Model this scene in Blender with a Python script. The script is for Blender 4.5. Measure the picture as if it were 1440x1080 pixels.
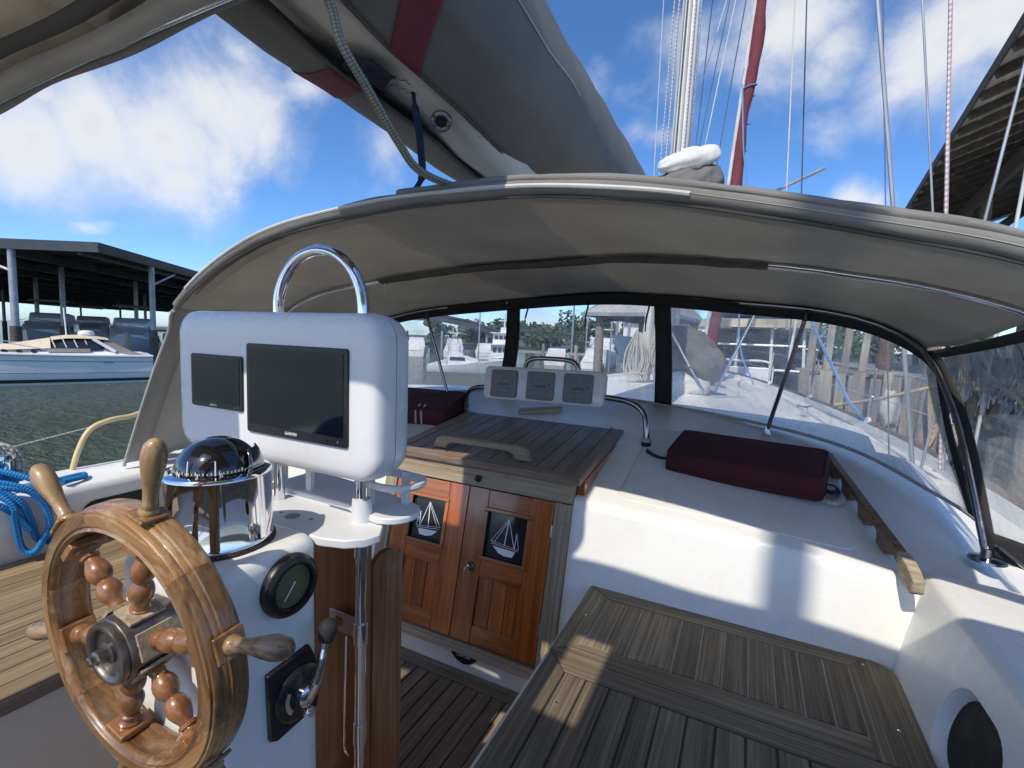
import bpy, bmesh, math, random
from mathutils import Vector, Matrix, noise
V = Vector
R = math.radians
random.seed(11)
for o in list(bpy.data.objects):
    bpy.data.objects.remove(o)
scene = bpy.context.scene
COL = scene.collection
PI = math.pi

# ------------------------------------------------------------------ camera
# boat frame: +X starboard, +Y forward, +Z up; the eye of the camera is the origin, water at z = WATER
WATER = -2.3
CL = -1.04                                   # the boat's centreline
def camera_matrix(pitch, yaw, roll):
    cx, sx, cy, sy, cz, sz = math.cos(pitch), math.sin(pitch), math.cos(yaw), math.sin(yaw), math.cos(roll), math.sin(roll)
    X = Matrix(((1, 0, 0), (0, cx, -sx), (0, sx, cx))); Y = Matrix(((cy, 0, sy), (0, 1, 0), (-sy, 0, cy))); Z = Matrix(((cz, -sz, 0), (sz, cz, 0), (0, 0, 1)))
    M = Matrix(((1, 0, 0), (0, 0, -1), (0, 1, 0)))
    C = Z @ X @ Y @ M                        # world -> (right, down, forward)
    return Matrix((C[0], -C[1], -C[2])).transposed().to_4x4()
cam_data = bpy.data.cameras.new('camera')
cam_data.sensor_width = 36.0
cam_data.lens = 675.0 / 1440 * 36.0
cam_data.clip_start = 0.02
cam_data.clip_end = 3000
cam = bpy.data.objects.new('camera', cam_data)
cam.matrix_world = camera_matrix(R(5.5), R(26.1), R(2.2))
COL.objects.link(cam)
scene.camera = cam

# ------------------------------------------------------------------ sky and sun
SUN_TO = V((-0.05, -0.83, 1.0)).normalized()  # towards the sun: astern, fairly high
sun_el = math.asin(SUN_TO.z)
sun_az = math.atan2(SUN_TO.x, SUN_TO.y)
world = bpy.data.worlds.new('World'); scene.world = world; world.use_nodes = True
def build_world():
    nt = world.node_tree; N = nt.nodes; L = nt.links; N.clear()
    out = N.new('ShaderNodeOutputWorld')
    sky = N.new('ShaderNodeTexSky'); sky.sky_type = 'NISHITA'; sky.sun_disc = False
    sky.sun_elevation = sun_el; sky.sun_rotation = sun_az
    sky.air_density = 0.62; sky.dust_density = 0.7; sky.ozone_density = 4.5; sky.altitude = 0
    b1 = N.new('ShaderNodeBackground'); b1.inputs[1].default_value = 0.136
    hs = N.new('ShaderNodeHueSaturation'); hs.inputs['Saturation'].default_value = 1.15; L.new(sky.outputs[0], hs.inputs['Color']); L.new(hs.outputs[0], b1.inputs[0])
    tc = N.new('ShaderNodeTexCoord')
    def M(op, a, b=0.0):
        n = N.new('ShaderNodeMath'); n.operation = op
        for v, i in ((a, 0), (b, 1)):
            if hasattr(v, 'is_linked'): L.new(v, n.inputs[i])
            else: n.inputs[i].default_value = v
        return n.outputs[0]
    n1 = N.new('ShaderNodeTexNoise'); n1.inputs['Scale'].default_value = 6.5; n1.inputs['Detail'].default_value = 9; n1.inputs['Roughness'].default_value = 0.6; n1.inputs['Distortion'].default_value = 0.25
    L.new(tc.outputs['Generated'], n1.inputs['Vector'])
    prev = None
    for (d, r, k) in CLOUDS:
        dist = N.new('ShaderNodeVectorMath'); dist.operation = 'DISTANCE'; dist.inputs[1].default_value = V(d).normalized()
        L.new(tc.outputs['Generated'], dist.inputs[0])
        mr = N.new('ShaderNodeMapRange'); mr.inputs['From Max'].default_value = r * 1.75; mr.inputs['To Min'].default_value = k; mr.inputs['To Max'].default_value = 0
        L.new(dist.outputs['Value'], mr.inputs['Value'])
        prev = mr.outputs[0] if prev is None else M('MAXIMUM', prev, mr.outputs[0])
    # scattered small cloud over the rest of the sky
    sep = N.new('ShaderNodeSeparateXYZ'); L.new(tc.outputs['Generated'], sep.inputs[0])
    zz = M('ADD', sep.outputs['Z'], 0.18)
    dv = N.new('ShaderNodeVectorMath'); dv.operation = 'DIVIDE'; cb = N.new('ShaderNodeCombineXYZ')
    for i in range(3): L.new(zz, cb.inputs[i])
    L.new(tc.outputs['Generated'], dv.inputs[0]); L.new(cb.outputs[0], dv.inputs[1])
    n2 = N.new('ShaderNodeTexNoise'); n2.inputs['Scale'].default_value = 1.1; n2.inputs['Detail'].default_value = 3
    L.new(dv.outputs[0], n2.inputs['Vector'])
    m2 = N.new('ShaderNodeMapRange'); m2.inputs['From Min'].default_value = 0.60; m2.inputs['From Max'].default_value = 0.78; m2.inputs['To Max'].default_value = 0.85
    L.new(n2.outputs['Fac'], m2.inputs['Value'])
    body = M('MAXIMUM', prev, m2.outputs[0])
    val = M('ADD', body, M('MULTIPLY', M('SUBTRACT', n1.outputs['Fac'], 0.5), 1.15))
    mk = N.new('ShaderNodeMapRange'); mk.interpolation_type = 'SMOOTHSTEP'
    mk.inputs['From Min'].default_value = 0.26; mk.inputs['From Max'].default_value = 0.95; mk.inputs['To Max'].default_value = 0.96
    L.new(val, mk.inputs['Value'])
    mask = M('MULTIPLY', mk.outputs[0], M('MINIMUM', M('MULTIPLY', body, 5.0), 1.0))
    b2 = N.new('ShaderNodeBackground'); b2.inputs[1].default_value = 0.53
    cr = N.new('ShaderNodeValToRGB'); cr.color_ramp.elements[0].position = 0.45; cr.color_ramp.elements[0].color = (0.86, 0.9, 0.96, 1)
    cr.color_ramp.elements[1].position = 1.05; cr.color_ramp.elements[1].color = (0.84, 0.86, 0.89, 1)
    cr.color_ramp.elements.new(0.7).color = (1, 1, 1, 1)
    L.new(val, cr.inputs[0]); L.new(cr.outputs[0], b2.inputs[0])
    mix = N.new('ShaderNodeMixShader'); L.new(mask, mix.inputs[0]); L.new(b1.outputs[0], mix.inputs[1]); L.new(b2.outputs[0], mix.inputs[2])
    L.new(mix.outputs[0], out.inputs[0])
# cloud banks: direction, angular size, density
CLOUDS = [((-0.913, 0.32, 0.252), 0.096, 1), ((-0.883, 0.38, 0.276), 0.095, 1), ((-0.842, 0.454, 0.293), 0.115, 1.05), ((-0.789, 0.5, 0.356), 0.108, 1), ((-0.845, 0.48, 0.237), 0.071, 0.95), ((-0.748, 0.509, 0.426), 0.085, 0.75), ((-0.756, 0.569, 0.324), 0.086, 0.7), ((-0.892, 0.33, 0.309), 0.047, 0.8), ((-0.694, 0.596, 0.404), 0.063, 0.6), ((-0.924, 0.308, 0.226), 0.047, 0.7), ((-0.622, 0.704, 0.343), 0.09, 0.62), ((-0.579, 0.71, 0.4), 0.058, 0.5), ((-0.673, 0.687, 0.275), 0.049, 0.4), ((0.015, 0.869, 0.495), 0.1, 1), ((0.076, 0.891, 0.448), 0.072, 0.8), ((-0.029, 0.893, 0.45), 0.06, 0.5), ((0.21, 0.885, 0.416), 0.103, 1.0), ((0.266, 0.864, 0.427), 0.079, 1), ((0.164, 0.91, 0.38), 0.061, 0.75), ((0.267, 0.902, 0.339), 0.071, 0.8), ((0.086, 0.934, 0.346), 0.059, 0.5), ((0.128, 0.962, 0.24), 0.041, 0.8), ((0.161, 0.96, 0.231), 0.03, 0.7), ((-0.287, 0.854, 0.434), 0.049, 0.5), ((-0.646, 0.715, 0.268), 0.038, 0.45), ((-0.205, 0.878, 0.432), 0.034, 0.3), ((-0.227, 0.973, 0.037), 0.056, 0.7), ((-0.391, 0.92, 0.039), 0.073, 0.5), ((-0.546, 0.838, 0.025), 0.072, 0.5)]
build_world()
sun_data = bpy.data.lights.new('sun', 'SUN'); sun_data.energy = 2.15; sun_data.angle = R(0.6); sun_data.color = (1.0, 0.925, 0.79)
sun = bpy.data.objects.new('sun', sun_data); sun.rotation_euler = SUN_TO.to_track_quat('Z', 'Y').to_euler(); COL.objects.link(sun)
vs = scene.view_settings; vs.view_transform = 'Standard'; vs.look = 'None'; vs.gamma = 1.0; vs.exposure = 0.83; vs.use_curve_mapping = False
scene.render.engine = 'CYCLES'
scene.cycles.use_denoising = True
scene.cycles.max_bounces = 8; scene.cycles.transparent_max_bounces = 16; scene.cycles.caustics_reflective = False; scene.cycles.caustics_refractive = False

# ------------------------------------------------------------------ materials
MATS = {}
class NT:
    def __init__(s, name):
        s.m = bpy.data.materials.new(name); s.m.use_nodes = True; MATS[name] = s.m
        s.t = s.m.node_tree; s.N = s.t.nodes; s.L = s.t.links
        s.b = s.N['Principled BSDF']; s.out = s.N['Material Output']
        s.tc = s.N.new('ShaderNodeTexCoord'); s.co = s.tc.outputs['Object']
    def link(s, a, b): s.L.new(a, b)
    def mapv(s, scale, src=None):
        n = s.N.new('ShaderNodeMapping'); n.inputs['Scale'].default_value = scale if hasattr(scale, '__len__') else (scale,) * 3
        s.link(src or s.co, n.inputs[0]); return n.outputs[0]
    def noise(s, scale, detail=4, rough=0.55, src=None, dist=0.0):
        n = s.N.new('ShaderNodeTexNoise'); n.inputs['Scale'].default_value = 1.0; n.inputs['Detail'].default_value = detail; n.inputs['Roughness'].default_value = rough; n.inputs['Distortion'].default_value = dist
        s.link(s.mapv(scale, src), n.inputs['Vector']); return n.outputs['Fac']
    def ramp(s, fac, stops, interp='LINEAR'):
        n = s.N.new('ShaderNodeValToRGB'); cr = n.color_ramp; cr.interpolation = interp
        while len(cr.elements) < len(stops): cr.elements.new(0.5)
        for e, (p, c) in zip(cr.elements, stops):
            e.position = p; e.color = (c[0], c[1], c[2], 1) if hasattr(c, '__len__') else (c, c, c, 1)
        s.link(fac, n.inputs[0]); return n.outputs['Color']
    def mix(s, fac, a, b, mode='MIX'):
        n = s.N.new('ShaderNodeMix'); n.data_type = 'RGBA'; n.blend_type = mode
        for v, i in ((fac, 0), (a, 6), (b, 7)):
            if hasattr(v, 'is_linked'): s.link(v, n.inputs[i])
            else: n.inputs[i].default_value = v if i == 0 else (v[0], v[1], v[2], 1)
        return n.outputs[2]
    def math(s, op, a, b=0.0):
        n = s.N.new('ShaderNodeMath'); n.operation = op
        for v, i in ((a, 0), (b, 1)):
            if hasattr(v, 'is_linked'): s.link(v, n.inputs[i])
            else: n.inputs[i].default_value = v
        return n.outputs[0]
    def rnd(s):
        return s.N.new('ShaderNodeObjectInfo').outputs['Random']
    def bump(s, h, strength, dist=0.002):
        n = s.N.new('ShaderNodeBump'); n.inputs['Strength'].default_value = strength; n.inputs['Distance'].default_value = dist
        s.link(h, n.inputs['Height']); s.link(n.outputs[0], s.b.inputs['Normal']); return n
    def base(s, c):
        if hasattr(c, 'is_linked'): s.link(c, s.b.inputs['Base Color'])
        else: s.b.inputs['Base Color'].default_value = (c[0], c[1], c[2], 1)
    def rough(s, c):
        if hasattr(c, 'is_linked'): s.link(c, s.b.inputs['Roughness'])
        else: s.b.inputs['Roughness'].default_value = c
    def coat(s, w, r=0.08):
        s.b.inputs['Coat Weight'].default_value = w; s.b.inputs['Coat Roughness'].default_value = r

def plain(name, col, rough=0.5, metal=0.0, var=0.12, scale=9.0, bump=0.0, bscale=300.0, coat=0.0, rvar=0.1):
    n = NT(name); n.b.inputs['Metallic'].default_value = metal
    f = n.noise(scale, 5)
    lo = [c * (1 - var) for c in col]; hi = [min(1, c * (1 + var)) for c in col]
    n.base(n.ramp(f, [(0.3, lo), (0.7, hi)]))
    n.rough(n.ramp(n.noise(scale * 2.3, 4), [(0.3, max(0.02, rough - rvar)), (0.7, min(1, rough + rvar))]))
    if bump: n.bump(n.noise(bscale, 3), bump)
    if coat: n.coat(coat)
    return n.m

def wood(name, dark, mid, light, rough=0.5, fine=90.0, coat=0.0, wear=None, wear_lo=0.55, wear_hi=0.68, bump=0.35, vary=0.35, wscale=9.0):
    n = NT(name)
    r = n.rnd(); off = n.N.new('ShaderNodeVectorMath'); off.operation = 'ADD'
    sc = n.math('MULTIPLY', r, 37.0); n.link(n.co, off.inputs[0]); n.link(sc, off.inputs[1]); src = off.outputs[0]
    g1 = n.noise((2.2, fine, fine), 6, 0.65, src, 0.6)
    g2 = n.noise((1.0, fine * 0.22, fine * 0.22), 4, 0.55, src, 1.2)
    g = n.math('ADD', n.math('MULTIPLY', g1, 0.6), n.math('MULTIPLY', g2, 0.4))
    col = n.ramp(g, [(0.32, dark), (0.5, mid), (0.68, light)])
    if wear:
        w = n.noise((wscale, wscale * 2.2, wscale * 2.2), 7, 0.7, src)
        wm = n.ramp(w, [(wear_lo, 0.0), (wear_hi, 1.0)])
        wc = n.mix(g1, [c * 0.62 for c in wear], wear)
        col = n.mix(wm, col, wc)
        rr = n.ramp(w, [(wear_lo, rough), (wear_hi, 0.75)]); n.rough(rr)
        if coat:
            n.link(n.ramp(w, [(wear_lo, coat), (wear_hi, 0.0)]), n.b.inputs['Coat Weight']); n.b.inputs['Coat Roughness'].default_value = 0.12
    else:
        n.rough(n.ramp(g2, [(0.3, max(0.05, rough - 0.08)), (0.7, rough + 0.1)]))
        if coat: n.coat(coat, 0.1)
    br = n.ramp(r, [(0.0, 1 - vary), (1.0, 1 + vary * 0.6)])
    n.base(n.mix(1.0, col, br, 'MULTIPLY'))
    n.bump(g1, bump, 0.0015)
    return n.m

wood('teak_weathered', (0.06, 0.045, 0.028), (0.185, 0.145, 0.092), (0.37, 0.305, 0.205), 0.72, 130, bump=0.9, vary=0.3, wear=(0.26, 0.225, 0.17), wear_lo=0.58, wear_hi=0.9)
wood('teak_grey', (0.10, 0.076, 0.05), (0.24, 0.185, 0.125), (0.38, 0.31, 0.22), 0.75, 110, bump=0.7, vary=0.3)
wood('teak_golden', (0.14, 0.095, 0.05), (0.27, 0.19, 0.1), (0.42, 0.32, 0.19), 0.7, 110, bump=0.5, vary=0.22)
wood('teak_bleached', (0.17, 0.13, 0.085), (0.37, 0.29, 0.195), (0.54, 0.46, 0.34), 0.8, 120, bump=0.8, wear=(0.27, 0.13, 0.05), wear_lo=0.6, wear_hi=0.72, vary=0.12)
wood('varnished', (0.2, 0.05, 0.01), (0.42, 0.125, 0.026), (0.58, 0.22, 0.055), 0.3, 70, coat=0.7, bump=0.15, vary=0.28)
wood('varnished_door', (0.15, 0.03, 0.006), (0.37, 0.095, 0.016), (0.54, 0.17, 0.035), 0.3, 70, coat=0.9, bump=0.2, vary=0.25, wear=(0.5, 0.26, 0.1), wear_lo=0.66, wear_hi=0.72, wscale=14)
wood('wheel_wood', (0.085, 0.034, 0.012), (0.265, 0.13, 0.046), (0.45, 0.265, 0.11), 0.36, 95, coat=0.5, bump=0.6, vary=0.35, wear=(0.46, 0.34, 0.2), wear_lo=0.54, wear_hi=0.68, wscale=10)
wood('spoke_wood', (0.11, 0.04, 0.013), (0.27, 0.11, 0.036), (0.42, 0.205, 0.075), 0.36, 60, coat=0.5, bump=0.3, vary=0.25, wear=(0.42, 0.28, 0.14), wear_lo=0.6, wear_hi=0.7, wscale=16)
wood('handle_wood', (0.14, 0.08, 0.035), (0.32, 0.2, 0.09), (0.5, 0.35, 0.18), 0.42, 60, coat=0.4, bump=0.6, vary=0.25, wear=(0.15, 0.095, 0.06), wear_lo=0.5, wear_hi=0.62, wscale=15)
wood('hatch_wood', (0.09, 0.05, 0.028), (0.24, 0.145, 0.09), (0.4, 0.26, 0.17), 0.5, 90, coat=0.12, bump=0.35, vary=0.14, wear=(0.27, 0.24, 0.21), wear_lo=0.42, wear_hi=0.62)
wood('table_wood', (0.15, 0.045, 0.012), (0.32, 0.105, 0.03), (0.45, 0.17, 0.055), 0.4, 60, coat=0.4, bump=0.2, vary=0.15, wear=(0.3, 0.22, 0.14), wear_lo=0.7, wear_hi=0.8)
wood('table_edge_wood', (0.12, 0.045, 0.016), (0.26, 0.11, 0.042), (0.4, 0.22, 0.1), 0.45, 60, coat=0.25, bump=0.5, vary=0.15, wear=(0.36, 0.3, 0.21), wear_lo=0.58, wear_hi=0.74)
wood('rail_wood', (0.07, 0.04, 0.02), (0.17, 0.1, 0.05), (0.28, 0.18, 0.1), 0.5, 60, coat=0.3, bump=0.3, vary=0.1, wear=(0.4, 0.3, 0.2), wear_lo=0.62, wear_hi=0.75)
wood('dock_wood', (0.2, 0.17, 0.14), (0.36, 0.32, 0.27), (0.5, 0.46, 0.4), 0.85, 30, bump=0.8, vary=0.4)
wood('piling_wood', (0.1, 0.06, 0.04), (0.22, 0.14, 0.09), (0.34, 0.24, 0.17), 0.85, 20, bump=0.8, vary=0.3)
wood('old_beam', (0.06, 0.05, 0.04), (0.12, 0.1, 0.085), (0.2, 0.17, 0.145), 0.85, 30, bump=0.6, vary=0.3)

def gelcoat(name, col, rough=0.32, dirt=(0.55, 0.52, 0.45), amount=0.35):
    n = NT(name)
    f = n.noise(3.2, 8, 0.68); f2 = n.noise(26.0, 5, 0.6)
    f3 = n.noise((22, 22, 1.6), 5, 0.65)
    m = n.math('ADD', n.math('MULTIPLY', n.ramp(f, [(0.48, 0.0), (0.78, amount)]), n.ramp(f2, [(0.35, 0.3), (0.65, 1.0)])), n.ramp(f3, [(0.6, 0.0), (0.8, amount * 0.6)]))
    n.base(n.mix(m, col, dirt))
    n.rough(n.ramp(f2, [(0.3, rough - 0.07), (0.7, rough + 0.12)]))
    n.bump(n.noise(7.0, 3), 0.06, 0.004)
    return n.m
gelcoat('gelcoat', (0.84, 0.83, 0.79))
gelcoat('gelcoat_cream', (0.62, 0.6, 0.53), 0.4)
gelcoat('pod_white', (0.8, 0.8, 0.81), 0.2, (0.66, 0.65, 0.62), 0.2)
gelcoat('tray_white', (0.72, 0.73, 0.74), 0.45, (0.5, 0.5, 0.48), 0.4)
gelcoat('boat_white', (0.78, 0.79, 0.8), 0.25)
gelcoat('boat_blue_white', (0.78, 0.82, 0.86), 0.15)

def canvas(name, col, weave=900.0, translucent=0.0, var=0.14, fold=True):
    n = NT(name)
    f = n.noise(2.6, 6, 0.6); f2 = n.noise((14, 5, 9), 5, 0.6)
    c = n.ramp(f, [(0.3, [x * (1 - var) for x in col]), (0.7, [min(1, x * (1 + var)) for x in col])])
    n.base(n.mix(n.ramp(f2, [(0.55, 0.0), (0.8, 0.35)]), c, [x * 0.72 for x in col]))
    n.rough(0.85)
    w = n.N.new('ShaderNodeTexChecker'); w.inputs['Scale'].default_value = weave; n.link(n.co, w.inputs['Vector'])
    h = n.math('ADD', n.math('MULTIPLY', w.outputs['Fac'], 0.04), n.noise((9, 4, 7), 5, 0.5))
    n.bump(h, 0.35, 0.012)
    if translucent:
        tr = n.N.new('ShaderNodeBsdfTranslucent'); n.link(c, tr.inputs[0])
        mx = n.N.new('ShaderNodeMixShader'); mx.inputs[0].default_value = translucent
        n.link(n.b.outputs[0], mx.inputs[1]); n.link(tr.outputs[0], mx.inputs[2]); n.link(mx.outputs[0], n.out.inputs[0])
    return n.m
canvas('canvas_grey', (0.56, 0.54, 0.48), translucent=0.24)
canvas('canvas_bimini', (0.56, 0.52, 0.43), translucent=0.38)
canvas('canvas_top', (0.215, 0.21, 0.195))
canvas('canvas_boom', (0.15, 0.148, 0.14))
canvas('canvas_charcoal', (0.028, 0.028, 0.03))
canvas('canvas_dark_fold', (0.085, 0.083, 0.078))
canvas('canvas_light', (0.46, 0.45, 0.42), translucent=0.12)
canvas('canvas_maroon', (0.17, 0.035, 0.05))
canvas('canvas_red', (0.062, 0.008, 0.013), var=0.3)
canvas('canvas_cream', (0.62, 0.52, 0.36))
canvas('canvas_taupe', (0.27, 0.23, 0.19))
canvas('canvas_navy', (0.02, 0.035, 0.12))
canvas('sail_white', (0.74, 0.73, 0.69), translucent=0.15)
plain('steel', (0.72, 0.72, 0.73), 0.13, 1.0, 0.06, 14, rvar=0.06)
plain('chrome', (0.78, 0.77, 0.77), 0.05, 1.0, 0.04, 14, rvar=0.03)
plain('steel_dark', (0.3, 0.3, 0.31), 0.2, 1.0, 0.1, 14, rvar=0.08)
plain('aluminium', (0.6, 0.6, 0.6), 0.42, 0.85, 0.1, 6)
plain('bronze_hub', (0.2, 0.18, 0.16), 0.4, 0.85, 0.3, 30)
plain('mast_white', (0.72, 0.72, 0.7), 0.4, 0, 0.08, 4)
plain('black_plastic', (0.012, 0.012, 0.013), 0.35, 0, 0.2, 30)
plain('black_gloss', (0.006, 0.006, 0.007), 0.06, 0, 0.1, 30, coat=1.0, rvar=0.03)
plain('black_rubber', (0.02, 0.02, 0.02), 0.7, 0, 0.2, 30)
plain('screen', (0.004, 0.006, 0.011), 0.09, 0, 0.3, 5, rvar=0.05)
plain('grey_rubber', (0.2, 0.205, 0.21), 0.55, 0, 0.12, 30)
plain('opening_shade', (0.012, 0.011, 0.01), 0.7)  # near-black colour painting in the shade of openings
plain('caulk', (0.02, 0.018, 0.016), 0.7)
plain('caulk_pale', (0.3, 0.275, 0.23), 0.7)
plain('white_paint', (0.8, 0.8, 0.78), 0.4)
plain('brass', (0.6, 0.42, 0.16), 0.3, 1.0)
plain('gauge_face', (0.12, 0.11, 0.06), 0.5)
plain('hose_yellow', (0.6, 0.47, 0.25), 0.5, 0, 0.15, 5)
plain('webbing_navy', (0.01, 0.014, 0.045), 0.8)
plain('galvanized', (0.36, 0.38, 0.4), 0.5, 0.4, 0.2, 3)
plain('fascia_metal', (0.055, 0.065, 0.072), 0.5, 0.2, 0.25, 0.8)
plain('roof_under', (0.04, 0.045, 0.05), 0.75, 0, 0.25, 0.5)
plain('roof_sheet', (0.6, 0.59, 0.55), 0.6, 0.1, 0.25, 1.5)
plain('shingle_grey', (0.42, 0.41, 0.39), 0.8, 0, 0.15, 3)
plain('window_dark', (0.02, 0.024, 0.03), 0.08, 0, 0.3, 2)
plain('boot_black', (0.02, 0.02, 0.022), 0.4)
plain('leaf_a', (0.05, 0.085, 0.025), 0.6, 0, 0.4, 0.6)
plain('leaf_b', (0.085, 0.12, 0.04), 0.6, 0, 0.4, 0.6)
plain('bark', (0.09, 0.07, 0.05), 0.9)
plain('land', (0.07, 0.085, 0.045), 0.9, 0, 0.3, 0.05)
plain('blue_paint', (0.03, 0.07, 0.2), 0.35)
plain('sign_white', (0.85, 0.85, 0.85), 0.5)

def rope(name, a, b, freq=160.0, twist=2.0):
    n = NT(name); n.tc.outputs  # braid from the tube's own length and girth
    sp = n.N.new('ShaderNodeSeparateXYZ'); n.link(n.tc.outputs['UV'], sp.inputs[0])
    u = n.math('MULTIPLY', sp.outputs[0], freq); v = n.math('MULTIPLY', sp.outputs[1], 2 * PI * twist)
    s1 = n.math('SINE', n.math('ADD', u, v)); s2 = n.math('SINE', n.math('SUBTRACT', u, v))
    h = n.math('MULTIPLY', s1, s2)
    n.base(n.mix(n.ramp(h, [(0.0, 0.0), (0.35, 1.0)]), b, a)); n.rough(0.8); n.bump(h, 0.6, 0.002)
    return n.m
rope('rope_white', (0.62, 0.6, 0.55), (0.42, 0.4, 0.36))
rope('rope_grey', (0.4, 0.38, 0.3), (0.2, 0.19, 0.145), 420, 3)
rope('rope_blue', (0.02, 0.30, 0.68), (0.01, 0.15, 0.42), 300, 2)
rope('rope_light_blue', (0.2, 0.42, 0.7), (0.1, 0.25, 0.5), 200, 1)
rope('rope_halyard', (0.62, 0.6, 0.58), (0.3, 0.27, 0.27), 60, 1)
rope('rope_red_fleck', (0.7, 0.66, 0.63), (0.5, 0.36, 0.36), 90, 1)

def vinyl(name, haze, streak=0.5):
    n = NT(name)
    n.base((0.82, 0.84, 0.84)); n.rough(0.12)
    tr = n.N.new('ShaderNodeBsdfTransparent'); tr.inputs[0].default_value = (0.95, 0.96, 0.955, 1)
    tl = n.N.new('ShaderNodeBsdfTranslucent'); tl.inputs[0].default_value = (0.85, 0.87, 0.87, 1)
    m1 = n.N.new('ShaderNodeMixShader'); m1.inputs[0].default_value = 0.55
    n.link(n.b.outputs[0], m1.inputs[1]); n.link(tl.outputs[0], m1.inputs[2])
    mx = n.N.new('ShaderNodeMixShader')
    s1 = n.noise((2.2, 2.2, 2.2), 5, 0.6, dist=1.8)              # cloudy patches
    s2 = n.noise((70, 30, 9), 6, 0.7, dist=0.8)                  # vertical scuffs, also painted streak highlights
    s3 = n.noise((4, 4, 60), 4, 0.6, dist=2.5)                   # crease lines, drawn as pale painted highlights
    fac = n.math('ADD', n.ramp(s1, [(0.36, haze * 0.35), (0.7, haze * 1.7)]), n.math('ADD', n.ramp(s2, [(0.56, 0.0), (0.74, haze * streak)]), n.ramp(s3, [(0.62, 0.0), (0.7, haze * streak * 1.2), (0.74, 0.0)])))
    n.link(fac, mx.inputs[0]); n.link(tr.outputs[0], mx.inputs[1]); n.link(m1.outputs[0], mx.inputs[2])
    gl = n.N.new('ShaderNodeBsdfGlossy'); gl.inputs['Roughness'].default_value = 0.06
    fr = n.N.new('ShaderNodeFresnel'); fr.inputs['IOR'].default_value = 1.4
    m2 = n.N.new('ShaderNodeMixShader'); n.link(n.math('MULTIPLY', fr.outputs[0], 0.9), m2.inputs[0]); n.link(mx.outputs[0], m2.inputs[1]); n.link(gl.outputs[0], m2.inputs[2]); n.link(m2.outputs[0], n.out.inputs[0])
    bp = n.bump(n.noise((6, 6, 3), 3, dist=1.0), 0.6, 0.03); n.link(bp.outputs[0], gl.inputs['Normal'])
    return n.m
vinyl('clear_vinyl', 0.25)
vinyl('scuffed_vinyl', 0.36, 0.8)
vinyl('smoked_screen', 0.3)
vinyl('wing_vinyl', 0.42, 0.6)

def water_mat():
    n = NT('water_surface')
    n.base(n.ramp(n.noise(0.05, 3), [(0.3, (0.065, 0.085, 0.036)), (0.7, (0.09, 0.11, 0.055))])); n.rough(0.06)
    n.b.inputs['IOR'].default_value = 1.33
    a = n.noise((2.2, 4.2, 1), 4, 0.6, dist=0.6); b = n.noise((0.5, 0.8, 1), 3, 0.5); c = n.noise((9, 15, 1), 3, 0.6)
    h = n.math('ADD', n.math('ADD', n.math('MULTIPLY', a, 0.5), n.math('MULTIPLY', b, 0.7)), n.math('MULTIPLY', c, 0.1))
    n.bump(h, 1.0, 1.3)
water_mat()
def non_skid():
    n = NT('non_skid'); f = n.noise(3.0, 7, 0.65); n.base(n.ramp(f, [(0.4, (0.8, 0.79, 0.75)), (0.75, (0.68, 0.66, 0.6))])); n.rough(0.6)
    v = n.N.new('ShaderNodeTexVoronoi'); v.inputs['Scale'].default_value = 320; n.link(n.co, v.inputs['Vector']); n.bump(v.outputs['Distance'], 0.5, 0.0015)
non_skid()

# ------------------------------------------------------------------ mesh helpers
WM = {}                                      # world matrices of the things' empties
def cr(pts, k=6):
    """Catmull-Rom through the points"""
    P = [V(p) for p in pts]; out = []
    for i in range(len(P) - 1):
        a = P[i - 1] if i else P[0] * 2 - P[1]; b = P[i]; c = P[i + 1]; d = P[i + 2] if i + 2 < len(P) else P[-1] * 2 - P[-2]
        for j in range(k):
            t = j / k
            out.append(0.5 * ((2 * b) + (c - a) * t + (2 * a - 5 * b + 4 * c - d) * t * t + (3 * b - a - 3 * c + d) * t ** 3))
    out.append(P[-1]); return out
def resample(pts, n):
    P = [V(p) for p in pts]; d = [0]
    for a, b in zip(P, P[1:]): d.append(d[-1] + (b - a).length)
    out = []; j = 0
    for i in range(n):
        s = d[-1] * i / (n - 1)
        while j < len(P) - 2 and d[j + 1] < s: j += 1
        t = (s - d[j]) / max(1e-9, d[j + 1] - d[j]); out.append(P[j].lerp(P[j + 1], min(1, t)))
    return out
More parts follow.
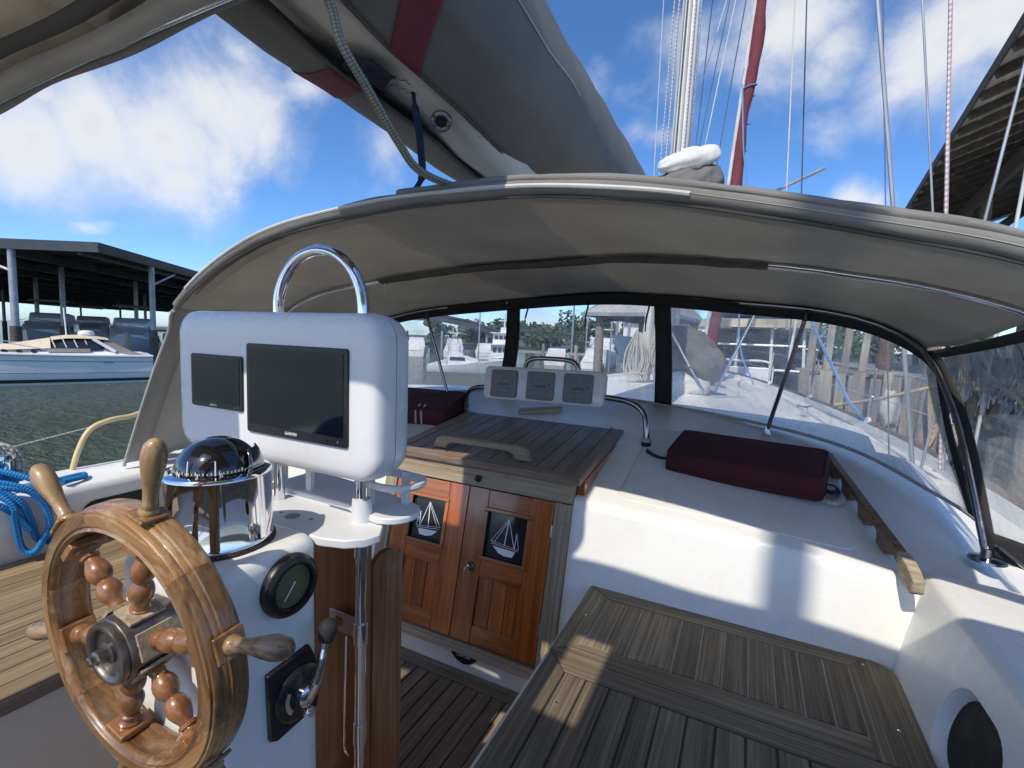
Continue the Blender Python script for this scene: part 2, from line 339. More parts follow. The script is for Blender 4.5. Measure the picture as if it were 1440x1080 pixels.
class MB:
    def __init__(s): s.v = []; s.f = []; s.uv = []
    def add(s, vs, fs, uvs=None):
        k = len(s.v); s.v += [tuple(v) for v in vs]; s.f += [tuple(i + k for i in f) for f in fs]
        s.uv += uvs if uvs else [None] * len(fs); return s
    def box(s, c, d, rot=None):
        c = V(c); h = V(d) / 2; vs = []
        for x in (-1, 1):
            for y in (-1, 1):
                for z in (-1, 1):
                    p = V((x * h.x, y * h.y, z * h.z)); vs.append(c + (rot @ p if rot else p))
        return s.add(vs, [(0, 1, 3, 2), (4, 6, 7, 5), (0, 4, 5, 1), (2, 3, 7, 6), (0, 2, 6, 4), (1, 5, 7, 3)])
    def hexa(s, b4, t4):
        return s.add(list(b4) + list(t4), [(3, 2, 1, 0), (4, 5, 6, 7), (0, 1, 5, 4), (1, 2, 6, 5), (2, 3, 7, 6), (3, 0, 4, 7)])
    def loft(s, rings, caps=True, close=True):
        n = len(rings[0]); vs = [p for r in rings for p in r]; fs = []
        for i in range(len(rings) - 1):
            for j in range(n if close else n - 1):
                a = i * n + j; b = i * n + (j + 1) % n; fs.append((a, b, b + n, a + n))
        if caps and close: fs.append(tuple(range(n))[::-1]); fs.append(tuple(range((len(rings) - 1) * n, len(rings) * n)))
        return s.add(vs, fs)
    def grid(s, rows): return s.loft(rows, False, False)
    def lathe(s, prof, M=None, n=20, a0=0.0):
        """profile of (radius, height) about local Z of M"""
        M = M or Matrix.Identity(4)
        return s.loft([[M @ V((r * math.cos(a0 + 2 * PI * j / n), r * math.sin(a0 + 2 * PI * j / n), h)) for j in range(n)] for r, h in prof])
    def tube(s, pts, r, n=8, squash=1.0, closed=False):
        P = [V(p) for p in pts]; m = len(P); rr = r if hasattr(r, '__len__') else [r] * m
        T = [((P[min(i + 1, m - 1)] - P[max(i - 1, 0)]).normalized()) for i in range(m)]
        if closed: T = [(P[(i + 1) % m] - P[i - 1]).normalized() for i in range(m)]
        nrm = T[0].orthogonal().normalized(); rings = []; L = 0; Ls = []
        for i in range(m):
            if i:
                nrm = (nrm - T[i] * nrm.dot(T[i])); nrm = nrm.normalized() if nrm.length > 1e-6 else T[i].orthogonal().normalized(); L += (P[i] - P[i - 1]).length
            bi = T[i].cross(nrm); Ls.append(L)
            rings.append([P[i] + nrm * (math.cos(2 * PI * j / n) * rr[i]) + bi * (math.sin(2 * PI * j / n) * rr[i] * squash) for j in range(n)])
        k0 = len(s.f)
        if closed: rings.append(rings[0]); Ls.append(L + (P[0] - P[-1]).length)
        s.loft(rings, not closed)
        q = k0
        for i in range(len(rings) - 1):
            for j in range(n):
                s.uv[q] = [(Ls[i], j / n), (Ls[i], (j + 1) / n), (Ls[i + 1], (j + 1) / n), (Ls[i + 1], j / n)]; q += 1
        return s
    def prism(s, poly, M, d0, d1):
        """2-D polygon in M's XY plane, extruded along its Z"""
        n = len(poly); vs = [M @ V((x, y, d0)) for x, y in poly] + [M @ V((x, y, d1)) for x, y in poly]
        return s.add(vs, [tuple(range(n))[::-1], tuple(range(n, 2 * n))] + [(j, (j + 1) % n, (j + 1) % n + n, j + n) for j in range(n)])
    def build(s, name, mat, parent=None, smooth=True, bevel=0.0, seg=2, solid=0.0, M=None, sub=0, angle=38, recalc=True):
        me = bpy.data.meshes.new(name); me.from_pydata(s.v, [], s.f)
        if any(s.uv):
            ul = me.uv_layers.new(name='UVMap').data
            for p, u in zip(me.polygons, s.uv):
                if u:
                    for li, q in zip(p.loop_indices, u): ul[li].uv = q
        if recalc:
            b = bmesh.new(); b.from_mesh(me); bmesh.ops.recalc_face_normals(b, faces=b.faces); b.to_mesh(me); b.free()
        if smooth:
            for p in me.polygons: p.use_smooth = True
            me.set_sharp_from_angle(angle=R(angle))
        return obj(name, me, mat, parent, M, bevel, seg, solid, sub)
def obj(name, me, mat, parent=None, M=None, bevel=0.0, seg=2, solid=0.0, sub=0):
    if mat and not me.materials: me.materials.append(MATS[mat])
    o = bpy.data.objects.new(name, me); COL.objects.link(o)
    if M is not None: o.matrix_basis = M
    WM[o] = M.copy() if M is not None else Matrix.Identity(4)
    if parent is not None:
        o.parent = parent; o.matrix_parent_inverse = WM[parent].inverted()
    if solid:
        m = o.modifiers.new('thickness', 'SOLIDIFY'); m.thickness = solid; m.offset = 0
    if bevel:
        m = o.modifiers.new('edges', 'BEVEL'); m.width = bevel; m.segments = seg; m.limit_method = 'ANGLE'; m.angle_limit = R(40); m.harden_normals = True
        for p in me.polygons: p.use_smooth = True
    if sub:
        m = o.modifiers.new('smooth', 'SUBSURF'); m.levels = sub; m.render_levels = sub
    return o
def tag(o, label, cat=None, group=None):
    o['label'] = label
    if cat: o['category'] = cat
    if group: o['group'] = group
    return o
def thing(name, label, cat, loc=(0, 0, 0), rot=None, group=None):
    o = bpy.data.objects.new(name, None); o.empty_display_size = 0.1; COL.objects.link(o)
    M = Matrix.Translation(V(loc)) @ (rot.to_4x4() if rot else Matrix.Identity(4)); o.matrix_basis = M; WM[o] = M
    return tag(o, label, cat, group)
def struct(o): o['kind'] = 'structure'; return o
def stuff(o): o['kind'] = 'stuff'; return o
def frame(p0, p1, up=(0, 0, 1)):
    """matrix with origin at the middle, X along p0-p1, Z near up"""
    p0 = V(p0); p1 = V(p1); x = (p1 - p0).normalized(); y = V(up).cross(x).normalized(); z = x.cross(y)
    M = Matrix((x, y, z)).transposed().to_4x4(); M.translation = (p0 + p1) / 2; return M
def plank(name, p0, p1, w, t, mat, parent=None, up=(0, 0, 1), bevel=0.003, seg=1):
    """board whose TOP centre line runs p0-p1; grain along its length"""
    M = frame(p0, p1, up); L = (V(p1) - V(p0)).length
    return MB().box((0, 0, -t / 2), (L, w, t)).build(name, mat, parent, False, bevel, seg, M=M)
def rrect(w, h, r, n=5):
    r = min(r, w / 2 - 1e-4, h / 2 - 1e-4); out = []
    for cx, cy, a in ((w / 2 - r, h / 2 - r, 0), (-w / 2 + r, h / 2 - r, 90), (-w / 2 + r, -h / 2 + r, 180), (w / 2 - r, -h / 2 + r, 270)):
        for j in range(n + 1):
            t = R(a + 90 * j / n); out.append((cx + r * math.cos(t), cy + r * math.sin(t)))
    return out
def text(name, s, size, M, mat, parent, depth=0.0006):
    cu = bpy.data.curves.new(name, 'FONT'); cu.body = s; cu.size = size; cu.align_x = 'CENTER'; cu.align_y = 'CENTER'; cu.extrude = depth; cu.resolution_u = 2
    t = bpy.data.objects.new('tmp', cu); COL.objects.link(t)
    me = bpy.data.meshes.new_from_object(t.evaluated_get(bpy.context.evaluated_depsgraph_get())); bpy.data.objects.remove(t)
    return obj(name, me, mat, parent, M)
def axes(x, y, z, loc):
    M = Matrix((V(x).normalized(), V(y).normalized(), V(z).normalized())).transposed().to_4x4(); M.translation = V(loc); return M
def holed(outer, holes, M, mat, name, parent=None):
    """flat panel with openings, in M's XY plane"""
    b = bmesh.new(); es = []
    for loop in [outer] + holes:
        vs = [b.verts.new(M @ V((x, y, 0))) for x, y in loop]
        es += [b.edges.new((vs[i], vs[(i + 1) % len(vs)])) for i in range(len(vs))]
    bmesh.ops.triangle_fill(b, use_beauty=True, use_dissolve=False, edges=es)
    bmesh.ops.recalc_face_normals(b, faces=b.faces)
    me = bpy.data.meshes.new(name); b.to_mesh(me); b.free()
    return obj(name, me, mat, parent)
def wob(p, s=1.0, k=(7.0, 5.0, 6.0)):
    return noise.noise(V((p[0] * k[0], p[1] * k[1], p[2] * k[2]))) * s

# ------------------------------------------------------------------ water and the boat's own moulding
MB().grid([[V((x, y, WATER)) for x in (-900, -300, -100, -30, 0, 30, 100, 300, 900)] for y in (-300, -60, 0, 30, 100, 400, 1500)]).build('water', 'water_surface', smooth=False)
struct(bpy.data.objects['water'])

SLOPE = 0.24
def top_z(x, y):
    """cabin top height"""
    return -0.672 - 0.022 * (x - CL) ** 2 + SLOPE * (y - 1.91)
def bulk_y(z): return 2.067 + 0.228 * z
def cab_profile(x, y1, zlow=-1.52):
    ze = top_z(x, 1.93); pts = [(bulk_y(zlow), zlow), (bulk_y(-1.25), -1.25), (bulk_y(-1.0), -1.0), (bulk_y(-0.8), -0.8), (bulk_y(ze - 0.055), ze - 0.055), (bulk_y(ze - 0.04), ze - 0.04), (bulk_y(ze - 0.03), ze - 0.03)]
    pts += [(bulk_y(ze) + 0.000, ze - 0.018), (bulk_y(ze) + 0.004, ze - 0.009), (bulk_y(ze) + 0.012, ze - 0.003), (bulk_y(ze) + 0.022, top_z(x, bulk_y(ze) + 0.022)), (1.965, top_z(x, 1.965)), (1.98, top_z(x, 1.98))]
    pts += [(y, top_z(x, y)) for y in (2.1, 2.3, 2.6, 2.9, 3.1)] + [(3.22, top_z(x, 3.15)), (3.4, top_z(x, 3.05)), (y1, top_z(x, 2.85))]
    return [V((x, y, z)) for y, z in pts]
m = MB()
m.grid([cab_profile(x, 3.6) for x in (-0.622, -0.5, -0.3, -0.1, 0.1, 0.3, 0.45, 0.52, 0.60)])
m.grid([cab_profile(x, 3.6) for x in (-2.62, -2.4, -2.1, -1.8, -1.622)])
m.grid([[V((x, y, top_z(x, min(y, 3.15) - max(0, y - 3.15) * 0.8))) for y in (1.97, 2.3, 2.6, 2.9, 3.1, 3.22, 3.4, 3.6)] for x in (-1.622, -1.3, -1.04, -0.8, -0.622)])
# shoulders that fall away to the side decks
def shoulder(x0, sgn):
    rows = []
    for dx, dz in ((0, 0), (0.06, -0.004), (0.13, -0.015), (0.2, -0.045), (0.27, -0.10), (0.33, -0.17), (0.4, -0.21), (0.75, -0.23)):
        x = x0 + sgn * dx
        rows.append([V((x, y, max(top_z(x0, max(min(y, 2.9) - max(0, y - 2.9) * 0.9, 1.93)) + dz * (1 + 0.6 * max(0, y - 1.93)), -0.95))) for y in (1.90, 1.93, 2.1, 2.3, 2.6, 2.9, 3.1, 3.6)])
    return rows
m.grid(shoulder(0.60, 1)); m.grid(shoulder(-2.62, -1))
cabin = struct(m.build('cabin_top', 'gelcoat', angle=50))

# starboard coaming: sloping inner face with a cubby, ridge and top
m = MB()
ys = [-1.2, -0.4, 0.4, 1.0, 1.5, 1.80, 1.87, 1.93]
def coam(y):
    k = max(0.0, (y - 1.80) / 0.13)
    return [V((0.462 + 0.0 * k, y, -1.3)), V((0.485, y, -1.0)), V((0.5, y, -0.95)), V((0.553, y, -0.735)), V((0.560, y, -0.714)), V((0.572, y, -0.702)), V((0.59, y, -0.698)), V((0.72, y, -0.705)), V((0.95, y, -0.72)), V((1.15, y, -0.78)), V((1.22, y, -1.0))]
A = [coam(y) for y in ys]
m.grid([[r[3], r[3].lerp(r[4], 0.5), r[4], r[5], r[6], r[6] + V((0.015, 0, -0.0008)), r[6] + V((0.03, 0, -0.0016)), r[7], r[8], r[9], r[10]] for r in A])
m.build('coaming_top', 'gelcoat', cabin, angle=60)
nrm = V((0, 1, 0)).cross(V((0.068, 0, 0.265))).normalized()
up = V((0.068, 0, 0.265)).normalized()
MF = axes((0, 1, 0), up, V((0, 1, 0)).cross(up), (0.485, 0, -1.0))     # local x = y, local y = up the face
cub = [(1.39 + x, 0.10 + y) for x, y in rrect(0.29, 0.225, 0.1, 8)]
holed([(-1.2, -0.2), (1.93, -0.2), (1.93, 0.2735), (-1.2, 0.2735)], [cub], MF, 'gelcoat', 'coaming_face', cabin)
c2 = [(1.39 + x * 0.9, 0.10 + y * 0.86) for x, y in rrect(0.29, 0.225, 0.1, 8)]
mb = MB(); mb.loft([[MF @ V((x, y, 0)) for x, y in cub], [MF @ V((x * 0.4 + 0.6 * u, y * 0.4 + 0.6 * w, 0.012)) for (x, y), (u, w) in zip(cub, c2)], [MF @ V((x, y, 0.03)) for x, y in c2]], caps=False)
mb.build('cubby_lip', 'gelcoat', cabin)
mb = MB(); mb.loft([[MF @ V((x, y, 0.028)) for x, y in c2], [MF @ V((x, y, 0.22)) for x, y in c2]], caps=True).build('cubby', 'opening_shade', cabin)  # recess walls coloured near-black as painted shade

# port coaming
m = MB(); rows = []
for y in (-1.2, -0.2, 0.6, 1.2, 1.6, 1.93):
    rows.append([V((-2.672, y, -1.3)), V((-2.665, y, -1.0)), V((-2.645, y, -0.96)), V((-2.605, y, -0.76)), V((-2.61, y, -0.732)), V((-2.63, y, -0.72)), V((-2.8, y, -0.715)), V((-2.93, y, -0.72)), V((-2.96, y, -0.74)), V((-2.98, y, -1.1)), V((-3.0, y, -1.9))])
m.grid(rows); m.build('port_coaming', 'gelcoat', cabin, angle=60)
# flat near-black plate painting the shade of a cubby in the port coaming
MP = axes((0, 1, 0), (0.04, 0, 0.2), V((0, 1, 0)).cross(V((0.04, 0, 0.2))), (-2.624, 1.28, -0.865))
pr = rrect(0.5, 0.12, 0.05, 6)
mb = MB(); mb.prism(pr, MP, -0.005, 0.006).build('port_cubby_shade', 'opening_shade', cabin, bevel=0.003)
# seat risers
m = MB(); m.box((-0.515, 0.3, -1.27), (0.03, 3.0, 0.46)); m.build('seat_riser', 'gelcoat', cabin, False)
m = MB(); m.box((-1.735, 0.3, -1.29), (0.03, 3.0, 0.46)); m.build('port_seat_riser', 'gelcoat_cream', cabin, False)
m = MB(); m.box((-2.2, 1.30, -1.07), (0.98, 0.02, 0.12)); m.build('port_seat_back', 'gelcoat', cabin, False)

# ------------------------------------------------------------------ cockpit sole
m = MB(); m.box((-1.12, 0.3, -1.525), (1.3, 3.0, 0.03))
sole = struct(m.build('cockpit_sole', 'caulk', smooth=False))
plank('margin_board', (-1.8, 1.711, -1.500), (-0.48, 1.711, -1.500), 0.075, 0.012, 'teak_grey', sole)
for k in range(20):
    x1 = -0.5335 - 0.0643 * k
    plank('floor_plank', (x1 - 0.032, -0.6, -1.499), (x1 - 0.032, 1.669, -1.499), 0.0595, 0.012, 'teak_grey', sole)
# white step under the doors
m = MB(); m.hexa([(-1.64, 1.747, -1.51), (-0.60, 1.747, -1.51), (-0.60, 1.86, -1.51), (-1.64, 1.86, -1.51)], [(-1.64, 1.753, -1.412), (-0.60, 1.753, -1.412), (-0.60, 1.86, -1.405), (-1.64, 1.86, -1.405)])
m.build('step_riser', 'gelcoat', cabin, False, 0.006)

# ------------------------------------------------------------------ teak seats
def seat_panel(label, x0, x1, y0, y1, lb, rb, fb, bb, lines, corner=0.0, rail_front=True, name='teak_seat'):
    """framed teak panel: borders lb, rb (sides), fb, bb (front, back); planks between the x lines"""
    z = -0.993
    t = thing(name, label, 'seat', ((x0 + x1) / 2, (y0 + y1) / 2, z - 0.03))
    g = 0.0022
    bed = MB()
    if corner:
        poly = [(x0 + .004, y0 + .004), (x1 - .004, y0 + .004)] + [(x1 - corner + (corner - .004) * math.cos(R(a)), y1 - corner + (corner - .004) * math.sin(R(a))) for a in range(0, 91, 15)] + [(x0 + .004, y1 - .004)]
    else: poly = [(x0 + .004, y0 + .004), (x1 - .004, y0 + .004), (x1 - .004, y1 - .004), (x0 + .004, y1 - .004)]
    bed.prism(poly, Matrix.Translation((0, 0, z)), -0.03, -0.0032).build('seam_filler', 'caulk_pale' if corner else 'caulk', t, False)
    def bord(name, poly):
        cx = sum(p[0] for p in poly) / len(poly); cy = sum(p[1] for p in poly) / len(poly)
        w = max(p[0] for p in poly) - min(p[0] for p in poly); h = max(p[1] for p in poly) - min(p[1] for p in poly)
        Mr = Matrix.Translation((cx, cy, z)) @ (Matrix.Rotation(PI / 2, 4, 'Z') if h > w else Matrix.Identity(4)); Mi = Mr.inverted()
        pl = [(Mi @ V((x, y, z))).to_2d() for x, y in poly]
        MB().prism([(p.x, p.y) for p in pl], Matrix.Identity(4), -0.022, 0.0).build(name, 'teak_weathered', t, False, 0.0025, 1, M=Mr)
    xi, xo, yi, yo = x0 + lb, x1 - rb, y0 + fb, y1 - bb
    bord('border_board', [(x0, y0), (xi - g, y0 + (fb if fb else 0)), (xi - g, yo + g), (x0, y1)])                       # left, mitred
    bord('border_board', [(x0 + g, y1), (xi, yo + g), (xo, yo + g), (x1 - max(corner, g), y1)])                          # back
    if corner:
        arc = [(x1 - corner + corner * math.cos(R(a)), y1 - corner + corner * math.sin(R(a))) for a in range(90, -1, -15)]
        bord('border_board', [(xo + g, y0 + 0.001), (xo + g, yo)] + arc[0:] + [(x1, y0 + 0.001)])
    else: bord('border_board', [(xo + g, yi - g), (xo + g, yo), (x1, y1), (x1, y0)])
    if fb: bord('border_board', [(x0 + g, y0), (xi, yi - g), (xo, yi - g), (xo if corner else x1 - g, y0)])
    L = [xi] + [l for l in lines if xi + 0.01 < l < xo - 0.01] + [xo]
    for a, b in zip(L, L[1:]):
        ca = 0.0055
        plank('plank', ((a + b) / 2, yi + 0.001, z - 0.001), ((a + b) / 2, yo - 0.001, z - 0.001), b - a - ca, 0.018, 'teak_weathered', t, bevel=0.002)
    return t
seat_panel('long weathered teak seat panel against the white bulkhead, with pale seams', -0.505, 0.484, 1.381, 1.842, 0.09, 0.127, 0.079, 0.074, [-0.355 + 0.0712 * k for k in range(-1, 12)], 0.07)
seat_panel('near teak seat panel with dark seams and a sunlit corner, front of the pair', -0.500, 0.482, 0.15, 1.378, 0.075, 0.125, 0.0, 0.077, [-0.357 + 0.0706 * k for k in range(-1, 12)])
# port seat: planks run fore and aft
t = thing('teak_seat', 'sunlit teak plank seat behind the steering wheel', 'seat', (-2.18, 0.1, -1.03))
MB().box((-2.185, 0.1, -1.02), (0.95, 2.36, 0.03)).build('seam_filler', 'caulk', t, False)
x = -1.76; k = 0
while x > -2.62:
    plank('plank', (x - 0.0375, -1.05, -0.999), (x - 0.0375, 1.27, -0.999), 0.0705, 0.016, 'teak_golden', t, bevel=0.002); x -= 0.0745
plank('front_board', (-1.729, -1.08, -0.998), (-1.729, 1.29, -0.998), 0.058, 0.018, 'teak_golden', t)
plank('edge_trim', (-1.698, -1.08, -1.026), (-1.698, 1.29, -1.026), 0.052, 0.016, 'teak_grey', t, up=(1, 0, 0))

# ------------------------------------------------------------------ companionway
rake = Matrix.Rotation(-math.atan(0.228), 3, 'X')
comp = thing('companionway', 'weathered teak companionway frame with two varnished doors', 'doorway', (0, 1.741, -1.43), rake)
CM = WM[comp]
def cbox(name, x0, x1, s0, s1, y0, y1, mat, parent, bevel=0.003, long=None):
    """box in the raked plane: x, s up the slope, y out (negative = towards the cockpit)"""
    w, h = x1 - x0, s1 - s0; vert = (h > w) if long is None else long
    Mr = CM @ Matrix.Translation(((x0 + x1) / 2, (y0 + y1) / 2, (s0 + s1) / 2)) @ (Matrix.Rotation(PI / 2, 4, 'Y') if vert else Matrix.Identity(4))
    d = (h, y1 - y0, w) if vert else (w, y1 - y0, h)
    return MB().box((0, 0, 0), d).build(name, mat, parent, False, bevel, 2 if bevel > 0.002 else 1, M=Mr)
cbox('header_board', -1.618, -0.624, 0.752, 0.868, -0.022, 0.03, 'teak_bleached', comp, 0.004)
cbox('jamb', -0.697, -0.624, 0.02, 0.749, -0.020, 0.03, 'teak_bleached', comp)
cbox('jamb', -1.618, -1.548, 0.02, 0.749, -0.020, 0.03, 'teak_bleached', comp)
cbox('sill', -1.62, -0.622, 0.018, 0.064, -0.026, 0.04, 'teak_bleached', comp, 0.005)
cbox('backing', -1.56, -0.68, 0.05, 0.80, 0.035, 0.05, 'opening_shade', comp, 0)
def door(x0, x1, label, wx0, wx1, px0, px1, flip):
    d = thing('door', label, None, (0, 0, 0))
    d.parent = comp; d.matrix_parent_inverse = CM.inverted(); WM[d] = Matrix.Identity(4)
    f, b = -0.012, 0.016
    cbox('stile', x0, wx0, 0.068, 0.748, f, b, 'varnished_door', d)
    cbox('stile', wx1, x1, 0.068, 0.748, f, b, 'varnished_door', d)
    cbox('rail', wx0 + .0008, wx1 - .0008, 0.662, 0.747, f + .001, b, 'varnished', d)
    cbox('rail', wx0 + .0008, wx1 - .0008, 0.356, 0.436, f + .001, b, 'varnished_door', d)
    cbox('rail', wx0 + .0008, wx1 - .0008, 0.069, 0.145, f + .001, b, 'varnished', d)
    n = 3; w = (wx1 - wx0) / n
    for i in range(n): cbox('panel_board', wx0 + w * i + 0.0012, wx0 + w * (i + 1) - 0.0012, 0.14, 0.36, 0.000, 0.012, 'varnished_door', d, 0.003)
    g = 0.019                                                        # glazing bead standing proud
    cbox('bead', wx0 - g * .5, wx1 + g * .5, 0.652, 0.670, f - 0.009, f + 0.004, 'varnished', d, 0.004)
    cbox('bead', wx0 - g * .5, wx1 + g * .5, 0.434, 0.452, f - 0.009, f + 0.004, 'varnished', d, 0.004)
    cbox('bead', wx0 - g * .5, wx0 + g * .5, 0.4525, 0.6515, f - 0.008, f + 0.004, 'varnished', d, 0.004)
    cbox('bead', wx1 - g * .5, wx1 + g * .5, 0.4525, 0.6515, f - 0.008, f + 0.004, 'varnished', d, 0.004)
    cbox('pane', wx0 - 0.004, wx1 + 0.004, 0.437, 0.661, 0.002, 0.006, 'window_dark', d, 0)
    # white ketch etched on the pane
    cx = (wx0 + wx1) / 2; s = 1 if flip else -1
    E = MB(); ME = CM @ axes((1, 0, 0), (0, 0, 1), (0, -1, 0), (cx, 0.0015, 0.55))
    def st(a, b, w=0.0022):
        a = V((a[0] * s, a[1])); b = V((b[0] * s, b[1])); dd = (b - a).normalized(); q = V((-dd.y, dd.x)) * w / 2
        E.prism([tuple(a + q), tuple(b + q), tuple(b - q), tuple(a - q)], ME, 0, 0.0012)
    hull = [(-0.064, -0.036), (-0.04, -0.046), (0.0, -0.049), (0.062, -0.036), (0.048, -0.067), (-0.03, -0.078), (-0.052, -0.062)]
    hull = [(-0.062, -0.046), (0.052, -0.052), (0.040, -0.078), (0.0, -0.08), (-0.03, -0.072)]
    hull = [(x * s, y) for x, y in hull]; E.prism(hull if s > 0 else hull[::-1], ME, 0, 0.0012)
    for a, b, w in (((-0.075, -0.026), (0.066, -0.040), .0018), ((-0.072, -0.035), (0.062, -0.047), .0022), ((-0.005, -0.036), (0.003, 0.083), .0045), ((0.003, 0.083), (-0.073, -0.026), .002), ((0.001, 0.07), (-0.056, -0.028), .0022), ((0.003, 0.083), (0.044, -0.038), .0028), ((0.046, -0.038), (0.049, 0.030), .0032), ((0.049, 0.03), (0.066, -0.038), .002)): st(a, b, w)
    E.build('ship_emblem', 'sign_white', d, False)
    return d
dl = door(-1.545, -1.128, 'sunlit left companionway door with dark ketch window', -1.443, -1.234, -1.405, -1.195, False)
dr = door(-1.124, -0.702, 'shaded right companionway door with brass lock', -1.020, -0.805, -1.0, -0.804, True)
MB().lathe([(0.021, 0), (0.021, 0.006), (0.017, 0.012), (0.011, 0.02), (0.0105, 0.03), (0, 0.031)], CM @ axes((1, 0, 0), (0, 0, 1), (0, -1, 0), (-1.064, -0.012, 0.396)), 20).build('lock', 'steel_dark', dr)
MB().tube(cr([CM @ V((-1.072, -0.04, 0.398)), CM @ V((-1.076, -0.046, 0.37)), CM @ V((-1.068, -0.043, 0.325))], 4), 0.0035, 6).build('key', 'brass', dr)
MB().lathe([(0.016, 0), (0.016, 0.01), (0.009, 0.014), (0.008, 0.03), (0, 0.031)], CM @ axes((1, 0, 0), (0, 0, 1), (0, -1, 0), (-1.081, -0.022, 0.789)), 18).build('latch', 'black_plastic', comp)
for s_ in (0.60, 0.2): MB().tube([CM @ V((-0.7, -0.016, s_)), CM @ V((-0.7, -0.016, s_ + 0.05))], 0.0055, 8).build('hinge', 'steel_dark', comp)
# maker's plate on the white step
pt = [(x, -abs(0.034 * (1 - (x / 0.066) ** 2)) + 0.0) for x in [-0.066 + 0.0066 * i for i in range(21)]]
pt = [(-0.066, 0.012)] + pt + [(0.066, 0.012)]
MPl = axes((1, 0, 0), (0, 0.06, 1), (0, -1, 0.06), (-1.045, 1.7495, -1.432))
tp = thing('builder_plate', 'small black half round plate on the white step below doors', 'plate', (-1.045, 1.749, -1.432))
MB().prism(pt, MPl, 0.0, 0.004).build('plate', 'black_plastic', tp, False)
text('lettering', 'CAPTAIN', 0.017, MPl @ Matrix.Translation((0, 0.0, 0.0045)), 'sign_white', tp)

# ------------------------------------------------------------------ sliding hatch
HS = 0.12
hat = thing('sliding_hatch', 'weathered teak sliding hatch with worn grab handle', 'hatch', (-1.1, 2.2, -0.62))
def hp(x, y, d=0.0): return V((x, y, -0.573 + HS * (y - 1.90) + d))
Y0, Y1, X0, X1 = 1.885, 2.64, -1.605, -0.592
upn = V((0, -HS, 1)).normalized()
for x0, x1 in ((X0 - 0.004, X0 + 0.03), (X1 - 0.03, X1 + 0.004)):
    M4 = [(x0, 1.95, -0.70), (x1, 1.95, -0.70), (x1, Y1, -0.56), (x0, Y1, -0.56)]
    T4 = [hp(x0, 1.95, -0.035), hp(x1, 1.95, -0.035), hp(x1, Y1, -0.035), hp(x0, Y1, -0.035)]
    MB().hexa(M4, T4).build('hatch_runner', 'varnished', hat, False, 0.003)
plank('front_nosing', hp(X0, Y0 + 0.028), hp(X1, Y0 + 0.028), 0.056, 0.036, 'hatch_wood', hat, upn, 0.007, 3)
plank('edge_board', hp(X0 + 0.0325, Y0 + 0.059), hp(X0 + 0.0325, Y1), 0.065, 0.034, 'hatch_wood', hat, upn, 0.005, 2)
plank('edge_board', hp(X1 - 0.0325, Y0 + 0.059), hp(X1 - 0.0325, Y1), 0.065, 0.034, 'hatch_wood', hat, upn, 0.005, 2)
n = 11; w = (X1 - X0 - 0.136) / n
MB().hexa([hp(X0 + .06, Y0 + .05, -.03), hp(X1 - .06, Y0 + .05, -.03), hp(X1 - .06, Y1 - .005, -.03), hp(X0 + .06, Y1 - .005, -.03)], [hp(X0 + .06, Y0 + .05, -.008), hp(X1 - .06, Y0 + .05, -.008), hp(X1 - .06, Y1 - .005, -.008), hp(X0 + .06, Y1 - .005, -.008)]).build('seam_filler', 'hatch_wood', hat, False)
for i in range(n):
    x = X0 + 0.068 + w * (i + 0.5)
    plank('plank', hp(x, Y0 + 0.06, -0.0025), hp(x, Y1 - 0.002, -0.0025), w - 0.002, 0.02, 'hatch_wood', hat, upn, 0.002)
MB().tube([hp(X1 - 0.068, Y0 + 0.07, 0.001), hp(X1 - 0.068, Y1, 0.001)], 0.006, 6).build('edge_bead', 'hatch_wood', hat)
# grab handle: arched bar
hm = axes((1, 0, 0), (0, 0, 1), (0, -1, 0), (-1.13, 1.985, -0.562))
prof = [(-0.27, 0), (-0.245, 0.05), (-0.22, 0.062), (0.22, 0.066), (0.25, 0.055), (0.275, 0.0), (0.195, 0.0), (0.185, 0.02), (0.16, 0.034), (-0.15, 0.034), (-0.18, 0.024), (-0.19, 0.0)]
MB().prism(prof, hm, -0.016, 0.016).build('grab_handle', 'teak_bleached', hat, False, 0.006, 2)

# moulded non-skid panels on the cabin top: slightly raised pads with rounded corners
def pad(x0, x1, y0, y1, name='non_skid_pad'):
    cx, cy = (x0 + x1) / 2, (y0 + y1) / 2; loop = resample([V((cx + a, cy + b, 0)) for a, b in rrect(x1 - x0, y1 - y0, 0.05, 6)] + [V((cx + (x1 - x0) / 2, cy + (y1 - y0) / 2 - 0.05, 0))], 80)[:-1]
    def ring(k, h): return [V((cx + (p.x - cx) * k, cy + (p.y - cy) * (1 - (1 - k) * (x1 - x0) / (y1 - y0)), 0)) for p in loop], h
    rows = []
    for k, h in ((1.0, 0.0005), (0.994, 0.0035), (0.985, 0.004), (0.8, 0.004), (0.5, 0.004)):
        r, hh = ring(k, h); rows.append([V((p.x, p.y, top_z(p.x, p.y) + hh)) for p in r])
    m = MB(); m.loft(rows, False, True); m.add(rows[-1], [tuple(range(len(rows[-1])))]); return m.build(name, 'non_skid', cabin, angle=50)
pad(-0.46, 0.40, 1.985, 2.75); pad(-2.5, -1.72, 1.985, 2.75)
for x, z in ((-0.35, -0.76), (0.22, -0.78)):
    pass

# aft end of the cockpit and the stern deck, behind the camera
m = MB(); m.box((-1.04, -2.55, -0.80), (3.9, 2.5, 0.16)); m.box((-1.04, -1.26, -1.2), (3.6, 0.1, 0.8)); m.build('aft_deck', 'gelcoat', cabin, False, 0.02)
m = MB(); m.box((-1.04, -2.6, -1.5), (3.6, 2.2, 1.2)); m.build('stern', 'gelcoat', cabin, False, 0.05)
seat_panel('rear teak seat panel beside the helm at starboard', -0.500, 0.482, -1.2, 0.147, 0.075, 0.125, 0.0, 0.077, [-0.357 + 0.0706 * k for k in range(-1, 12)])

